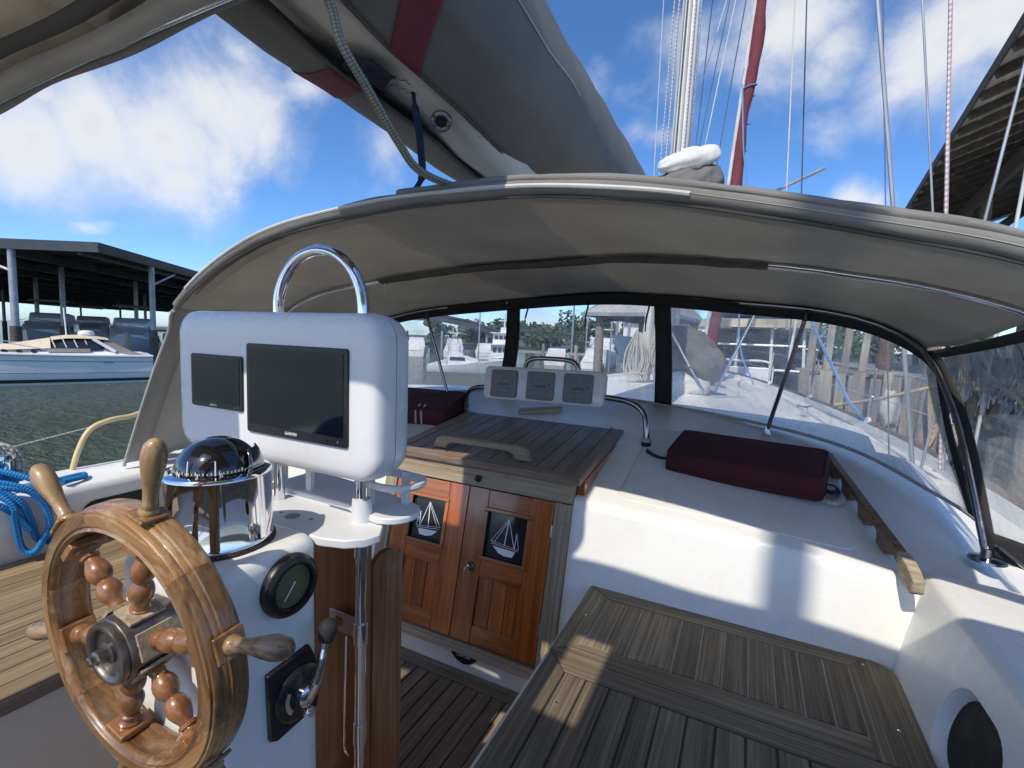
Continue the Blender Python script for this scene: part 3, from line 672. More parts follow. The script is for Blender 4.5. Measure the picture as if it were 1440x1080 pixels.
# bolt heads and screw plugs let into the teak
for x, y in ((-0.40, 1.175), (0.40, 1.80), (-0.462, 1.62), (0.43, 1.52)):
    MB().lathe([(0.0045, -0.002), (0.0045, 0.0012), (0.003, 0.002), (0, 0.002)], Matrix.Translation((x, y, -0.993)), 10).build('bolt_head', 'steel', cabin)

# ------------------------------------------------------------------ steering pedestal
ped = thing('steering_pedestal', 'white steering pedestal with black gauge and throttle on its side', 'pedestal', (-1.0, 0.64, -1.5))
rings = []
def pring(z, x0, x1, y0, y1, r):
    return [V(((x0 + x1) / 2 + a, (y0 + y1) / 2 + b, z)) for a, b in rrect(x1 - x0, y1 - y0, r, 6)]
for z, g in ((-1.5, -0.012), (-1.2, -0.004), (-0.6, 0.0), (-0.495, 0.0), (-0.478, 0.004), (-0.469, 0.012), (-0.465, 0.026)):
    rings.append(pring(z, -1.155 + g, -0.85 - g, 0.505 + g, 0.772 - g, 0.045))
MB().loft(rings).build('column', 'gelcoat', ped, angle=55)
MG = axes((0, 1, 0), (0, 0, 1), (1, 0, 0), (-0.85, 0.679, -0.545))      # faces starboard
MB().lathe([(0.067, 0), (0.067, 0.012), (0.062, 0.02), (0.052, 0.024), (0.047, 0.023), (0.046, 0.012), (0, 0.012)], MG, 40).build('gauge_bezel', 'black_plastic', ped)
gf = MB(); gf.lathe([(0.0455, 0.0125), (0.0455, 0.0135), (0, 0.0135)], MG, 32); gauge = gf.build('gauge_dial', 'gauge_face', ped)
MB().prism([(-0.002, -0.01), (0.002, -0.01), (0.0008, 0.034), (-0.0008, 0.034)], MG @ Matrix.Rotation(R(140), 4, 'Z'), 0.015, 0.0158).build('needle', 'sign_white', gauge, False)
tk = MB()
for i in range(19):
    a = R(-130 + 260 * i / 18); tk.box(MG @ V((0.038 * math.sin(a), 0.038 * math.cos(a), 0.0142)), (0.001, 0.0018, 0.0018))
stuff(tk.build('dial_mark', 'brass', gauge, False))
# throttle plate, bulged body, arc slot, lever
plate = [(0.62, -0.716), (0.727, -0.707), (0.742, -0.74), (0.757, -0.802), (0.748, -0.871), (0.643, -0.878), (0.626, -0.868)]
MT = axes((0, 1, 0), (0, 0, 1), (1, 0, 0), (-0.85, 0, 0))
thr = MB().prism(plate, MT, -0.002, 0.012).build('throttle_plate', 'black_plastic', ped, False, 0.004)
MB().lathe([(0.062, 0.0), (0.06, 0.016), (0.052, 0.022), (0, 0.022)], MT @ Matrix.Translation((0.695, -0.80, 0.0)), 36).build('throttle_boss', 'black_plastic', thr)
arc = []
for i in range(9):
    a = R(150 + 75 * i / 8); arc.append((0.697 + 0.045 * math.cos(a), -0.798 + 0.045 * math.sin(a)))
for i in range(8, -1, -1):
    a = R(150 + 75 * i / 8); arc.append((0.697 + 0.035 * math.cos(a), -0.798 + 0.035 * math.sin(a)))
MB().prism(arc, MT, 0.021, 0.024).build('scale_arc', 'steel', thr, False)
MB().lathe([(0.026, 0.018), (0.025, 0.034), (0.018, 0.04), (0, 0.041)], MT @ Matrix.Translation((0.705, -0.805, 0.0)), 28).build('lever_hub', 'chrome', thr)
MB().tube(cr([(-0.815, 0.705, -0.805), (-0.80, 0.716, -0.76), (-0.80, 0.730, -0.71), (-0.80, 0.738, -0.685)], 5), [0.012] * 5 + [0.0095] * 5 + [0.0075] * 6, 10).build('lever', 'chrome', thr)
MB().lathe([(0.0, -0.03), (0.014, -0.028), (0.019, -0.016), (0.0205, 0.0), (0.018, 0.012), (0.010, 0.02), (0, 0.022)], axes((1, 0, 0), (0, 1, -0.3), (0, 0.3, 1), (-0.80, 0.743, -0.665)), 20).build('lever_knob', 'black_rubber', thr)
MB().lathe([(0.012, 0.01), (0.012, 0.03), (0.009, 0.034), (0, 0.034)], MT @ Matrix.Translation((0.712, -0.853, 0.0)), 16).build('stop_button', 'chrome', thr)
MB().lathe([(0.02, 0), (0.02, 0.06)], axes((1, 0, 0), (0, 0, 1), (0, -1, 0), (-0.965, 0.51, -0.578)), 16).build('wheel_shaft', 'brass', ped)

# ------------------------------------------------------------------ compass
cp = thing('binnacle_compass', 'polished steel binnacle compass with black dome on the pedestal', 'compass', (-1.008, 0.632, -0.465))
MC = Matrix.Translation((-1.008, 0.632, -0.465))
MB().lathe([(0.112, 0.0), (0.112, 0.006), (0.104, 0.009), (0, 0.009)], MC, 48).build('gasket', 'black_rubber', cp)
MB().lathe([(0.106, 0.008), (0.107, 0.012), (0.1065, 0.015), (0.105, 0.018), (0.1045, 0.15), (0.1055, 0.153), (0.1055, 0.156), (0.102, 0.161), (0.09, 0.164), (0.088, 0.158), (0, 0.158)], MC, 64).build('housing', 'chrome', cp)
sph = [(0.081 * math.cos(R(a)), 0.158 + 0.081 * math.sin(R(a)) * 0.9) for a in range(-6, 90, 6)] + [(0, 0.158 + 0.0729)]
dome = MB().lathe(sph, MC, 48).build('dome', 'black_gloss', cp)
# sun hood behind the dome
hood = []
for a in range(20, 100, 10):
    pass
rows = []
for e in (0, 14, 26, 36):
    rows.append([MC @ V((0.088 * math.cos(R(e)) * math.cos(R(a)), 0.088 * math.cos(R(e)) * math.sin(R(a)), 0.160 + 0.082 * math.sin(R(e)))) for a in [5 + 0.3 * e + (71 - 0.6 * e) * q / 10 for q in range(11)]])
MB().grid(rows).build('sun_hood', 'steel_dark', cp, solid=0.004)
card = MB()
for i in range(72):
    a = R(5 * i); r = 0.0816; h = 0.007 if i % 6 == 0 else (0.0045 if i % 2 == 0 else 0.003)
    card.box(MC @ V((r * math.cos(a), r * math.sin(a), 0.170 + h / 2 - 0.002)), (0.0012, 0.0016, h), Matrix.Rotation(a, 3, 'Z'))
stuff(card.build('card_mark', 'sign_white', dome, False))
for a, s_ in ((-118, '33'), (-88, 'N'), (-58, '3'), (-28, '6'), (-148, '30')):
    d = V((math.cos(R(a)), math.sin(R(a)), 0)); text('card_figure', s_, 0.015, axes((-d.y, d.x, 0), (0, 0, 1), d, MC @ (d * 0.0822 + V((0, 0, 0.1655)))), 'sign_white', dome)
for a in (-72, -35): d = V((math.cos(R(a)), math.sin(R(a)), 0)); MB().tube([MC @ (d * 0.0825 + V((0, 0, 0.166))), MC @ (d * 0.0785 + V((0, 0, 0.195)))], 0.0014, 5).build('lubber_line', 'sign_white', dome)
# name plate bent round the housing
rows = [[MC @ V((0.1062 * math.cos(R(a)), 0.1062 * math.sin(R(a)), z)) for a in range(-116, -80, 4)] for z in (0.063, 0.098)]
npl = MB().grid(rows).build('name_plate', 'black_plastic', cp, solid=0.0012)
for i, ch in enumerate('RITCHIE'):
    a = R(-113 + 4.6 * i); d = V((math.cos(a), math.sin(a), 0)); text('letter', ch, 0.017, axes((-d.y, d.x, 0), (0, 0, 1), d, MC @ (d * 0.1072 + V((0, 0, 0.081)))), 'sign_white', npl)

# ------------------------------------------------------------------ pedestal guard and instrument pod
gu = thing('pedestal_guard', 'bright stainless guard hoop standing forward of the pedestal', 'grab rail', (-1.005, 0.9, -1.5))
arcp = [(-0.852, 0.9, -1.5), (-0.852, 0.9, -0.9), (-0.852, 0.9, -0.3), (-0.852, 0.9, 0.03)]
arcp += [(-1.005 + 0.153 * math.cos(R(a)), 0.9, 0.05 + 0.153 * math.sin(R(a))) for a in range(5, 180, 8)] + [(-1.158, 0.9, 0.03), (-1.158, 0.9, -0.4), (-1.158, 0.9, -1.5)]
MB().tube(arcp, 0.0145, 16).build('hoop', 'chrome', gu)
for z, r in ((-0.545, 0.0185), (-0.78, 0.019), (-1.06, 0.0175)):
    MB().lathe([(r, -0.03), (r, 0.03)], Matrix.Translation((-0.852, 0.9, z)), 20).build('collar', 'steel', gu, bevel=0.002)
pod = thing('instrument_pod', 'large white instrument pod with two dark screens on the guard', 'instrument pod', (-1.063, 0.89, -0.35))
pcx, pcz = -1.110, -0.155
def podring(y, g, dz=0.0):
    return [V((pcx + a, y, pcz + b)) for a, b in rrect(0.755 - 2 * g, 0.395 - 2 * g, max(0.02, 0.068 - g * 0.8), 8)]
fr = [podring(0.8165, 0.05), podring(0.8175, 0.03), podring(0.822, 0.013), podring(0.831, 0.004), podring(0.845, 0.0), podring(0.878, -0.002)]
MB().loft(fr).build('front_shell', 'pod_white', pod, angle=60)
MB().loft([podring(0.877, 0.004), podring(0.883, 0.004)]).build('seam', 'grey_rubber', pod)
MB().loft([podring(0.882, -0.002), podring(0.91, 0.001), podring(0.935, 0.008), podring(0.95, 0.022), podring(0.956, 0.045)]).build('back_shell', 'pod_white', pod, angle=60)
def display(x0, x1, z0, z1, label, brand):
    cx, cz = (x0 + x1) / 2, (z0 + z1) / 2; w, h = x1 - x0, z1 - z0
    Md = axes((1, 0, 0), (0, 0, 1), (0, -1, 0), (cx, 0.817, cz))
    d = MB().prism(rrect(w, h, 0.008, 4), Md, -0.002, 0.007).build('display', 'black_plastic', pod, False, 0.0025); d['label'] = label
    b = 0.012 if w > 0.25 else 0.009; hb = 0.024 if w > 0.25 else 0.016
    MB().prism([(-w / 2 + b, -h / 2 + hb), (w / 2 - b, -h / 2 + hb), (w / 2 - b, h / 2 - b), (-w / 2 + b, h / 2 - b)], Md, 0.0072, 0.0082).build('screen', 'screen', d, False)
    text('brand', brand, 0.011 if w > 0.25 else 0.008, Md @ Matrix.Translation((-0.01, -h / 2 + hb * 0.5, 0.0075)), 'sign_white', d)
    MB().lathe([(0.0026, 0.007), (0.0026, 0.0085), (0, 0.0085)], Md @ Matrix.Translation((w / 2 - 0.028, -h / 2 + hb * 0.5, 0)), 10).build('power_key', 'grey_rubber', d)
display(-1.405, -1.185, -0.2225, -0.0765, 'small dark screen at the left of the pod', 'GARMIN')
display(-1.166, -0.814, -0.270, -0.0395, 'large dark screen at the right of the pod', 'GARMIN')

# ------------------------------------------------------------------ drink tray
tr = thing('drink_tray', 'white plastic drink tray with cup ring fixed round the guard', 'tray', (-1.0, 0.9, -0.5))
poly = [(-1.2, 0.772), (-0.86, 0.772), (-0.80, 0.79), (-0.765, 0.82), (-0.755, 0.86), (-0.79, 0.91), (-0.845, 0.925), (-1.2, 0.945)]
MB().prism(poly, Matrix.Translation((0, 0, -0.5)), 0.0, 0.022).build('lower_shelf', 'tray_white', tr, False, 0.005)
poly = [(-1.25, 0.935), (-0.93, 0.93), (-0.86, 0.905), (-0.80, 0.895)] + [(-0.80 + 0.065 * math.cos(R(a)), 0.965 + 0.068 * math.sin(R(a))) for a in range(-80, 100, 15)] + [(-0.95, 1.075), (-1.25, 1.11)]
MB().prism(poly, Matrix.Translation((0, 0, -0.478)), 0.002, 0.02).build('upper_shelf', 'tray_white', tr, False, 0.005)
for x, y in ((-1.21, 0.955), (-1.1, 0.955), (-1.0, 1.05), (-0.88, 0.96), (-0.805, 1.015)):
    MB().box((x, y, -0.415), (0.022, 0.016, 0.09)).build('post', 'tray_white', tr, False, 0.003)
rg = [(-0.89, 0.925), (-0.865, 0.908), (-0.83, 0.915), (-0.80, 0.91)] + [(-0.785 + 0.055 * math.cos(R(a)), 0.968 + 0.058 * math.sin(R(a))) for a in range(-70, 110, 15)] + [(-0.88, 1.03), (-0.905, 0.98)]
rg = [p.to_2d() for p in resample(cr([(x, y, 0) for x, y in rg + rg[:1]], 3), 48)][:-1]
MB().tube([(p.x, p.y, -0.385) for p in rg], 0.0095, 8, 1.4, closed=True).build('cup_ring', 'tray_white', tr)
MB().lathe([(0.024, -0.03), (0.026, 0.0), (0.024, 0.03)], Matrix.Translation((-0.852, 0.9, -0.45)), 20).build('clamp', 'tray_white', tr)
for x, y, r in ((-1.02, 0.83, 0.019), (-0.965, 0.84, 0.006), (-1.065, 0.832, 0.005)):
    MB().lathe([(r, -0.002), (r, 0.0006), (0, 0.0006)], Matrix.Translation((x, y, -0.478)), 18).build('drain_hole', 'caulk_pale', tr)
MB().box((-1.04, 0.953, -0.467), (0.32, 0.012, 0.018)).build('fiddle', 'tray_white', tr, False, 0.002)

# ------------------------------------------------------------------ folded wooden table
tb = thing('folding_table', 'varnished folding cockpit table hung down behind the guard pole', 'table', (-1.05, 0.96, -1.5))
plank('panel', (-1.08, 0.938, -1.48), (-1.08, 0.938, -0.525), 0.42, 0.022, 'table_wood', tb, up=(0, -1, 0), bevel=0.003)
pf = [(-0.46, -0.06), (0.425, -0.06), (0.44, -0.045), (0.455, -0.02), (0.458, 0.02), (0.44, 0.05), (0.42, 0.06), (-0.46, 0.06)]
Ml = axes((0, 0, 1), (-0.3, 1, 0), (-1, -0.3, 0), (-0.865, 1.0, -1.06)); Ml = Matrix.Translation((-0.872, 1.015, -1.06)) @ Matrix((V((0, 0, 1)), V((0.28, 0.96, 0)).normalized(), V((0, 0, 1)).cross(V((0.28, 0.96, 0)).normalized()))).transposed().to_4x4()
MB().prism([(x, y * 0.78) for x, y in pf], Matrix.Identity(4), -0.011, 0.011).build('leaf', 'table_edge_wood', tb, False, 0.004, 2, M=Ml)
plank('leaf_edge', (-0.857, 1.066, -1.5), (-0.857, 1.066, -0.625), 0.014, 0.024, 'teak_bleached', tb, up=(1, -0.2, 0), bevel=0.003)
MB().box((-0.915, 0.917, -0.785), (0.13, 0.006, 0.055)).build('bracket', 'steel', tb, False, 0.002)
MB().box((-0.945, 0.9125, -0.785), (0.02, 0.002, 0.022)).build('bracket_slot', 'table_wood', tb, False)
MB().tube(cr([(-0.92, 0.918, -0.82), (-0.921, 0.916, -0.95), (-0.921, 0.915, -1.08), (-0.921, 0.915, -1.15), (-0.905, 0.915, -1.165)], 4), 0.0035, 6).build('hook', 'steel', tb)
MB().box((-0.875, 0.921, -0.565), (0.022, 0.006, 0.11)).build('hinge', 'steel', tb, False, 0.002)

# ------------------------------------------------------------------ steering wheel
wrot = (Matrix.Rotation(R(3), 3, 'Z') @ Matrix.Rotation(R(3.0), 3, 'X'))
wl = thing('helm', 'big varnished wooden steering wheel with turned spokes and worn handles', 'steering wheel', (-0.968, 0.42, -0.578), wrot)
MW = WM[wl] @ axes((1, 0, 0), (0, 0, 1), (0, -1, 0), (0, 0, 0))       # local XY = wheel plane, +Z aft towards the helmsman
ri, ro, th = 0.212, 0.258, 0.066
prof = [(ri, -th + 0.004), (ri + 0.004, -th), (ro - 0.012, -th), (ro - 0.004, -th + 0.004), (ro, -th + 0.012), (ro, -0.030), (ro - 0.003, -0.028), (ro - 0.003, -0.022), (ro - 0.006, -0.018), (ro - 0.004, -0.010), (ro - 0.008, -0.004), (ro - 0.012, -0.004), (ro - 0.013, 0.0), (ri + 0.014, 0.0), (ri + 0.0125, -0.003), (ri + 0.009, -0.003), (ri + 0.005, 0.0005), (ri + 0.001, -0.003), (ri, -0.009), (ri, -0.012), (ri + 0.004, -0.016), (ri + 0.004, -th + 0.016), (ri, -th + 0.011)]
n = 16
for k in range(6):                                                      # six felloes butted end to end
    a0 = R(44.5 + 60 * k); rows = []
    for i in range(n + 1):
        a = a0 + R(0.06) + (R(60) - R(0.12)) * i / n
        rows.append([V((r * math.cos(a), r * math.sin(a), z)) for r, z in prof])
    am = a0 + R(30)
    # grain follows the segment: local frame with X along the chord
    Mk = MW @ axes((-math.sin(am), math.cos(am), 0), (-math.cos(am), -math.sin(am), 0), (0, 0, 1), (0.236 * math.cos(am), 0.236 * math.sin(am), 0))
    Mi = (MW.inverted() @ Mk).inverted()
    MB().loft([[Mi @ p for p in r] for r in rows]).build('rim_segment', 'wheel_wood', wl, M=Mk, angle=50)
spoke_old = [(0.0, 0.045), (0.021, 0.05), (0.021, 0.064), (0.0155, 0.067), (0.017, 0.071), (0.0135, 0.075), (0.0165, 0.084), (0.0225, 0.1), (0.0225, 0.112), (0.0165, 0.124), (0.0142, 0.129), (0.0165, 0.133), (0.0225, 0.146), (0.0225, 0.158), (0.0165, 0.172), (0.013, 0.178), (0.0165, 0.181), (0.0165, 0.185), (0.013, 0.188), (0.021, 0.193), (0.021, 0.216), (0.0, 0.217)]
handle_old = [(0.0, 0.25), (0.0225, 0.252), (0.0225, 0.263), (0.0175, 0.268), (0.0185, 0.273), (0.0145, 0.278), (0.0165, 0.282), (0.0128, 0.288), (0.0135, 0.31), (0.0165, 0.335), (0.0215, 0.362), (0.0228, 0.38), (0.0205, 0.398), (0.0135, 0.411), (0.005, 0.416), (0.0, 0.4165)]
spoke = [(0.0, 0.045), (0.0205, 0.05), (0.0205, 0.062), (0.016, 0.064), (0.0165, 0.068), (0.013, 0.070), (0.0135, 0.073), (0.012, 0.077), (0.0145, 0.084), (0.0188, 0.092), (0.0205, 0.101), (0.0200, 0.110), (0.0172, 0.118), (0.0135, 0.1235), (0.0122, 0.1260), (0.0145, 0.1285), (0.0185, 0.136), (0.0205, 0.145), (0.0195, 0.155), (0.0160, 0.165), (0.0128, 0.172), (0.0118, 0.177), (0.0155, 0.179), (0.0160, 0.184), (0.0125, 0.186), (0.013, 0.189), (0.0195, 0.193), (0.0195, 0.216), (0.0, 0.217)]
handle = [(0.0, 0.25), (0.0195, 0.252), (0.0195, 0.262), (0.0155, 0.266), (0.0165, 0.271), (0.0128, 0.276), (0.0142, 0.28), (0.0110, 0.286), (0.0115, 0.305), (0.0138, 0.325), (0.0175, 0.348), (0.0192, 0.364), (0.0188, 0.378), (0.0160, 0.392), (0.0100, 0.401), (0.0040, 0.4045), (0.0, 0.405)]
for k in range(6):
    a = R(14.5 + 60 * k); d = V((math.cos(a), math.sin(a), 0)); tdir = V((-d.y, d.x, 0))
    Ms = MW @ axes(d, tdir, d.cross(tdir), (0, 0, -th / 2))
    Q = axes((0, 1, 0), (0, 0, 1), (1, 0, 0), (0, 0, 0))                # lathe axis -> local X so that grain runs along
    MB().lathe(spoke, Q, 20).build('spoke', 'spoke_wood', wl, M=Ms, angle=50)
    MB().lathe(handle, Q, 20).build('handle', 'handle_wood', wl, M=Ms, angle=50)
    MB().box((0.2065, 0, 0), (0.016, 0.05, 0.058)).build('rim_block', 'spoke_wood', wl, False, 0.003, M=Ms)
    MB().box((0.2632, 0, 0), (0.007, 0.046, 0.052)).build('rim_block', 'wheel_wood', wl, False, 0.003, M=Ms)
    MB().box((0.062, 0, 0), (0.006, 0.05, 0.06)).build('hub_wedge', 'teak_bleached', wl, False, 0.001, M=Ms)
MB().lathe([(0.0, -0.085), (0.058, -0.083), (0.062, -0.075), (0.062, 0.0), (0.06, 0.008), (0, 0.008)], MW, 12, R(14.5)).build('hub', 'bronze_hub', wl, False, 0.003)
MB().lathe([(0.055, 0.008), (0.057, 0.014), (0.055, 0.02), (0.049, 0.021), (0.045, 0.018), (0.044, 0.010), (0.03, 0.009), (0.0, 0.009)], MW, 40).build('hub_cap', 'bronze_hub', wl, angle=50)
MB().lathe([(0.02, 0.009), (0.02, 0.014), (0.016, 0.016), (0, 0.016)], MW @ Matrix.Translation((-0.004, 0, 0)), 24).build('washer', 'bronze_hub', wl)
MB().lathe([(0.0135, 0.016), (0.0135, 0.03), (0.011, 0.032), (0.009, 0.033), (0.009, 0.04), (0.007, 0.042), (0, 0.042)], MW @ Matrix.Translation((-0.004, 0, 0)), 6).build('nut', 'bronze_hub', wl, False)

# ------------------------------------------------------------------ cushions, handrail, speaker housing on the cabin top
def cushion(label, c, ang, L, W, H, grp):
    rot = Matrix.Rotation(math.atan(SLOPE), 3, 'X')
    t = thing('cushion', label, 'cushion', c, Matrix.Rotation(R(ang), 3, 'Z') @ rot, grp)
    M = WM[t]
    rings = []
    for z, g in ((0.0, 0.006), (0.006, 0.001), (0.03, -0.004), (H * 0.6, -0.003), (H - 0.012, 0.001), (H - 0.003, 0.005), (H, 0.014)):
        ring = []
        for a, b in rrect(L - 2 * g, W - 2 * g, 0.014, 3):
            p = V((a, b, z)); ring.append(p + V((wob(p, 0.01), wob(p + V((3, 1, 2)), 0.012), wob(p + V((9, 4, 2)), 0.010) if z > 0.02 else 0)))
        rings.append(resample(ring + ring[:1], 64)[:-1])
    top = rings[-1]; rings.append([p * 0.8 + V((0, 0, H * 0.2 + 0.003 + wob(p, 0.006))) for p in top]); rings.append([V((p.x * 0.4, p.y * 0.4, H + 0.002 + wob(p + V((4, 4, 4)), 0.008))) for p in top])
    MB().loft(rings).build('cover', 'canvas_red', t, M=M, angle=60)
    MB().tube([p + V((0, 0, 0.002)) for p in rings[-4]], 0.0042, 6, closed=True).build('piping', 'canvas_red', t, M=M)
    MB().tube([V((p.x * 1.004, p.y * 1.006, 0.03)) for p in rings[2]], 0.0022, 6, closed=True).build('zip_seam', 'canvas_red', t, M=M)
    return t
cushion('dark red cushion on the white cabin top at starboard', (0.02, 2.405, top_z(0, 2.405) + 0.004), -8, 0.62, 0.30, 0.105, 'red cockpit cushions')
cl = cushion('dark red cushion behind the instrument pod at port', (-1.98, 2.56, top_z(-1.98, 2.56) + 0.004), 6, 0.66, 0.34, 0.12, 'red cockpit cushions')
for i in range(2):
    MB().tube([WM[cl] @ V((0.13 + 0.04 * i, -0.178, 0.02)), WM[cl] @ V((0.135 + 0.04 * i, -0.176, 0.1)), WM[cl] @ V((0.14 + 0.04 * i, -0.12, 0.128))], 0.006, 6, 0.4).build('strap', 'rope_white', cl)

hr = thing('handrail', 'long dark teak handrail with scalloped feet and bleached end', 'handrail', (0.44, 2.2, -0.62))
pa, pb = V((0.512, 1.80, top_z(0.512, 1.93) - 0.012)), V((0.36, 2.66, top_z(0.36, 2.66)))
Lh = (pb - pa).length; MH = axes(pb - pa, V((0, 0, 1)) - (pb - pa).normalized() * (pb - pa).normalized().z, (pb - pa).cross(V((0, 0, 1))), pa)
prof = [(0.0, 0.012), (0.012, 0.0), (0.075, 0.0), (0.085, 0.014)]
feet = [0.235, 0.41, 0.59, 0.77]
for f in feet:
    prof += [(f - 0.075, 0.042), (f - 0.05, 0.038), (f - 0.04, 0.02), (f - 0.036, 0.0), (f + 0.036, 0.0), (f + 0.04, 0.02), (f + 0.05, 0.038), (f + 0.07, 0.042)]
prof = [p for i, p in enumerate(prof) if i == 0 or p[0] > prof[i - 1][0] - 1e-6]
prof += [(Lh, 0.02), (Lh + 0.01, 0.04), (Lh - 0.02, 0.066), (0.1, 0.068), (0.05, 0.062), (0.01, 0.045)]
cut = [p for p in prof if p[0] <= 0.12]
MB().prism(prof, MH, -0.015, 0.015).build('rail', 'rail_wood', hr, False, 0.005, 2)
MB().prism([(-0.003, 0.01), (0.01, -0.003), (0.078, -0.002), (0.088, 0.016), (0.125, 0.04), (0.125, 0.0705), (0.1, 0.0715), (0.05, 0.066), (0.006, 0.048)], MH, -0.0175, 0.0175).build('rail_end', 'teak_bleached', hr, False, 0.006, 2)

# stainless hoop that carries the three instrument covers
ib = thing('instrument_housing', 'white three dial instrument housing with grey covers on steel hoop', 'instrument housing', (-1.05, 2.58, -0.5))
hp_ = cr([(-0.445, 2.52, -0.56), (-0.45, 2.53, -0.44), (-0.475, 2.555, -0.365), (-0.54, 2.575, -0.325), (-0.64, 2.585, -0.31), (-0.9, 2.59, -0.30), (-1.2, 2.595, -0.30), (-1.44, 2.60, -0.31), (-1.54, 2.61, -0.325), (-1.60, 2.63, -0.36), (-1.628, 2.65, -0.43), (-1.635, 2.66, -0.54)], 5)
MB().tube(hp_, 0.0165, 14).build('hoop', 'steel_dark', ib)
MB().tube(cr([(-0.855, 2.585, -0.2), (-0.86, 2.583, -0.15), (-0.9, 2.583, -0.118), (-1.02, 2.583, -0.112), (-1.13, 2.583, -0.118), (-1.175, 2.583, -0.15), (-1.18, 2.585, -0.2)], 5), 0.014, 12).build('top_handle', 'steel_dark', ib)
Mi_ = axes((1, 0.02, 0.012), (0, 0.12, 1), (0, -1, 0.12), (-1.062, 2.575, -0.272))
MB().loft([[Mi_ @ V((a, b, z)) for a, b in rrect(0.745 - 2 * g, 0.2 - 2 * g, 0.03, 5)] for z, g in ((-0.045, 0.02), (-0.035, 0.004), (-0.01, 0.0), (0.018, 0.0), (0.026, 0.003), (0.031, 0.012))]).build('case', 'pod_white', ib, angle=60)
for cx in (-0.232, 0.0, 0.225):
    g = Mi_ @ Matrix.Translation((cx, -0.002, 0.031))
    cv = MB().loft([[g @ V((a, b, z)) for a, b in rrect(0.168 - 2 * k, 0.162 - 2 * k, 0.014, 3)] for z, k in ((0, 0), (0.012, 0.0), (0.016, 0.004))]).build('dial_cover', 'grey_rubber', ib)
    for q in range(5):
        if q == 2: continue
        zz = -0.058 + 0.029 * q
        MB().tube(cr([g @ V((-0.065, zz - 0.004, 0.0155)), g @ V((0.0, zz + 0.005, 0.0165)), g @ V((0.065, zz - 0.004, 0.0155))], 4), 0.0022, 6).build('cover_rib', 'grey_rubber', cv)
    text('brand', 'GARMIN', 0.021, g @ Matrix.Translation((0.0, -0.004, 0.0166)), 'black_plastic', cv)
    MB().prism([(0.052, 0.006), (0.064, 0.006), (0.058, 0.015)], g, 0.0162, 0.0172).build('brand_mark', 'black_plastic', cv, False)
# webbing round the hoop's foot
wb = thing('webbing_strap', 'white and navy webbing wrapped round the steel hoop foot', 'strap', (-0.44, 2.5, -0.54))
for i, (z, mm) in enumerate(((-0.545, 'rope_white'), (-0.523, 'webbing_navy'), (-0.501, 'rope_white'))):
    MB().lathe([(0.024 + 0.003 * (i == 0), -0.011), (0.026, 0), (0.023, 0.0105)], Matrix.Translation((-0.446, 2.522, z)), 18).build('wrap', mm, wb)
MB().tube(cr([(-0.44, 2.50, -0.545), (-0.42, 2.44, top_z(-.42, 2.44) + 0.008), (-0.36, 2.40, top_z(-.36, 2.40) + 0.006), (-0.29, 2.41, top_z(-.29, 2.41) + 0.008)], 6), 0.011, 8, 0.25).build('tail', 'canvas_navy', wb)
wb2 = thing('webbing_strap', 'short navy and white strap lying at the red cushion corner', 'strap', (0.36, 2.3, -0.6))
MB().tube(cr([(0.30, 2.33, -0.575), (0.34, 2.30, -0.58), (0.37, 2.32, -0.575), (0.36, 2.36, -0.565), (0.33, 2.35, -0.56)], 5), 0.011, 8, 0.3).build('webbing', 'webbing_navy', wb2)
MB().tube(cr([(0.31, 2.27, -0.605), (0.35, 2.24, -0.605), (0.385, 2.29, -0.595), (0.375, 2.35, -0.575)], 5), 0.011, 8, 0.3).build('webbing', 'rope_white', wb2)
# loose board behind the hatch
pk = plank('loose_board', (-1.28, 2.72, -0.452), (-1.02, 2.80, -0.42), 0.07, 0.02, 'teak_bleached', None, (0, -0.2, 1)); tag(pk, 'short bleached board lying forward of the sliding hatch', 'board')

# ------------------------------------------------------------------ port side: winch, ropes, hose
wn = thing('winch', 'chrome winch on the port coaming under coiled rope', 'winch', (-2.74, 0.80, -0.72))
MB().lathe([(0.075, 0), (0.075, 0.02), (0.06, 0.03), (0.05, 0.05), (0.046, 0.09), (0.05, 0.13), (0.062, 0.145), (0.06, 0.16), (0.04, 0.165), (0, 0.166)], Matrix.Translation((-2.74, 0.80, -0.72)), 32).build('drum', 'chrome', wn)
MB().lathe([(0.066, 0.0), (0.068, 0.02), (0.066, 0.05)], Matrix.Translation((-2.74, 0.80, -0.685)), 24).build('drum_wrap', 'rope_blue', wn)
br = thing('blue_rope', 'thick bright blue braided rope hanging over the port coaming', 'rope', (-2.62, 0.83, -0.75))
def coil(pts, r, name, mat, par, n=8): return MB().tube(cr(pts, 7), r, n).build(name, mat, par)
coil([(-2.70, 0.70, -0.62), (-2.62, 0.76, -0.66), (-2.585, 0.85, -0.70), (-2.58, 0.92, -0.78), (-2.585, 0.95, -0.86), (-2.60, 0.91, -0.93), (-2.605, 0.87, -0.91), (-2.59, 0.85, -0.83), (-2.58, 0.82, -0.74), (-2.62, 0.76, -0.665)], 0.0125, 'strand', 'rope_blue', br)
coil([(-2.72, 0.66, -0.60), (-2.64, 0.74, -0.635), (-2.59, 0.83, -0.68), (-2.575, 0.885, -0.76), (-2.57, 0.90, -0.85), (-2.575, 0.88, -0.905), (-2.58, 0.85, -0.955), (-2.60, 0.82, -0.93), (-2.585, 0.80, -0.80), (-2.58, 0.79, -0.73), (-2.64, 0.72, -0.64)], 0.0125, 'strand', 'rope_blue', br)
coil([(-2.76, 0.62, -0.63), (-2.68, 0.70, -0.655), (-2.60, 0.80, -0.675), (-2.585, 0.90, -0.735), (-2.575, 0.95, -0.82), (-2.57, 0.93, -0.905), (-2.57, 0.90, -0.96)], 0.0125, 'strand', 'rope_blue', br)
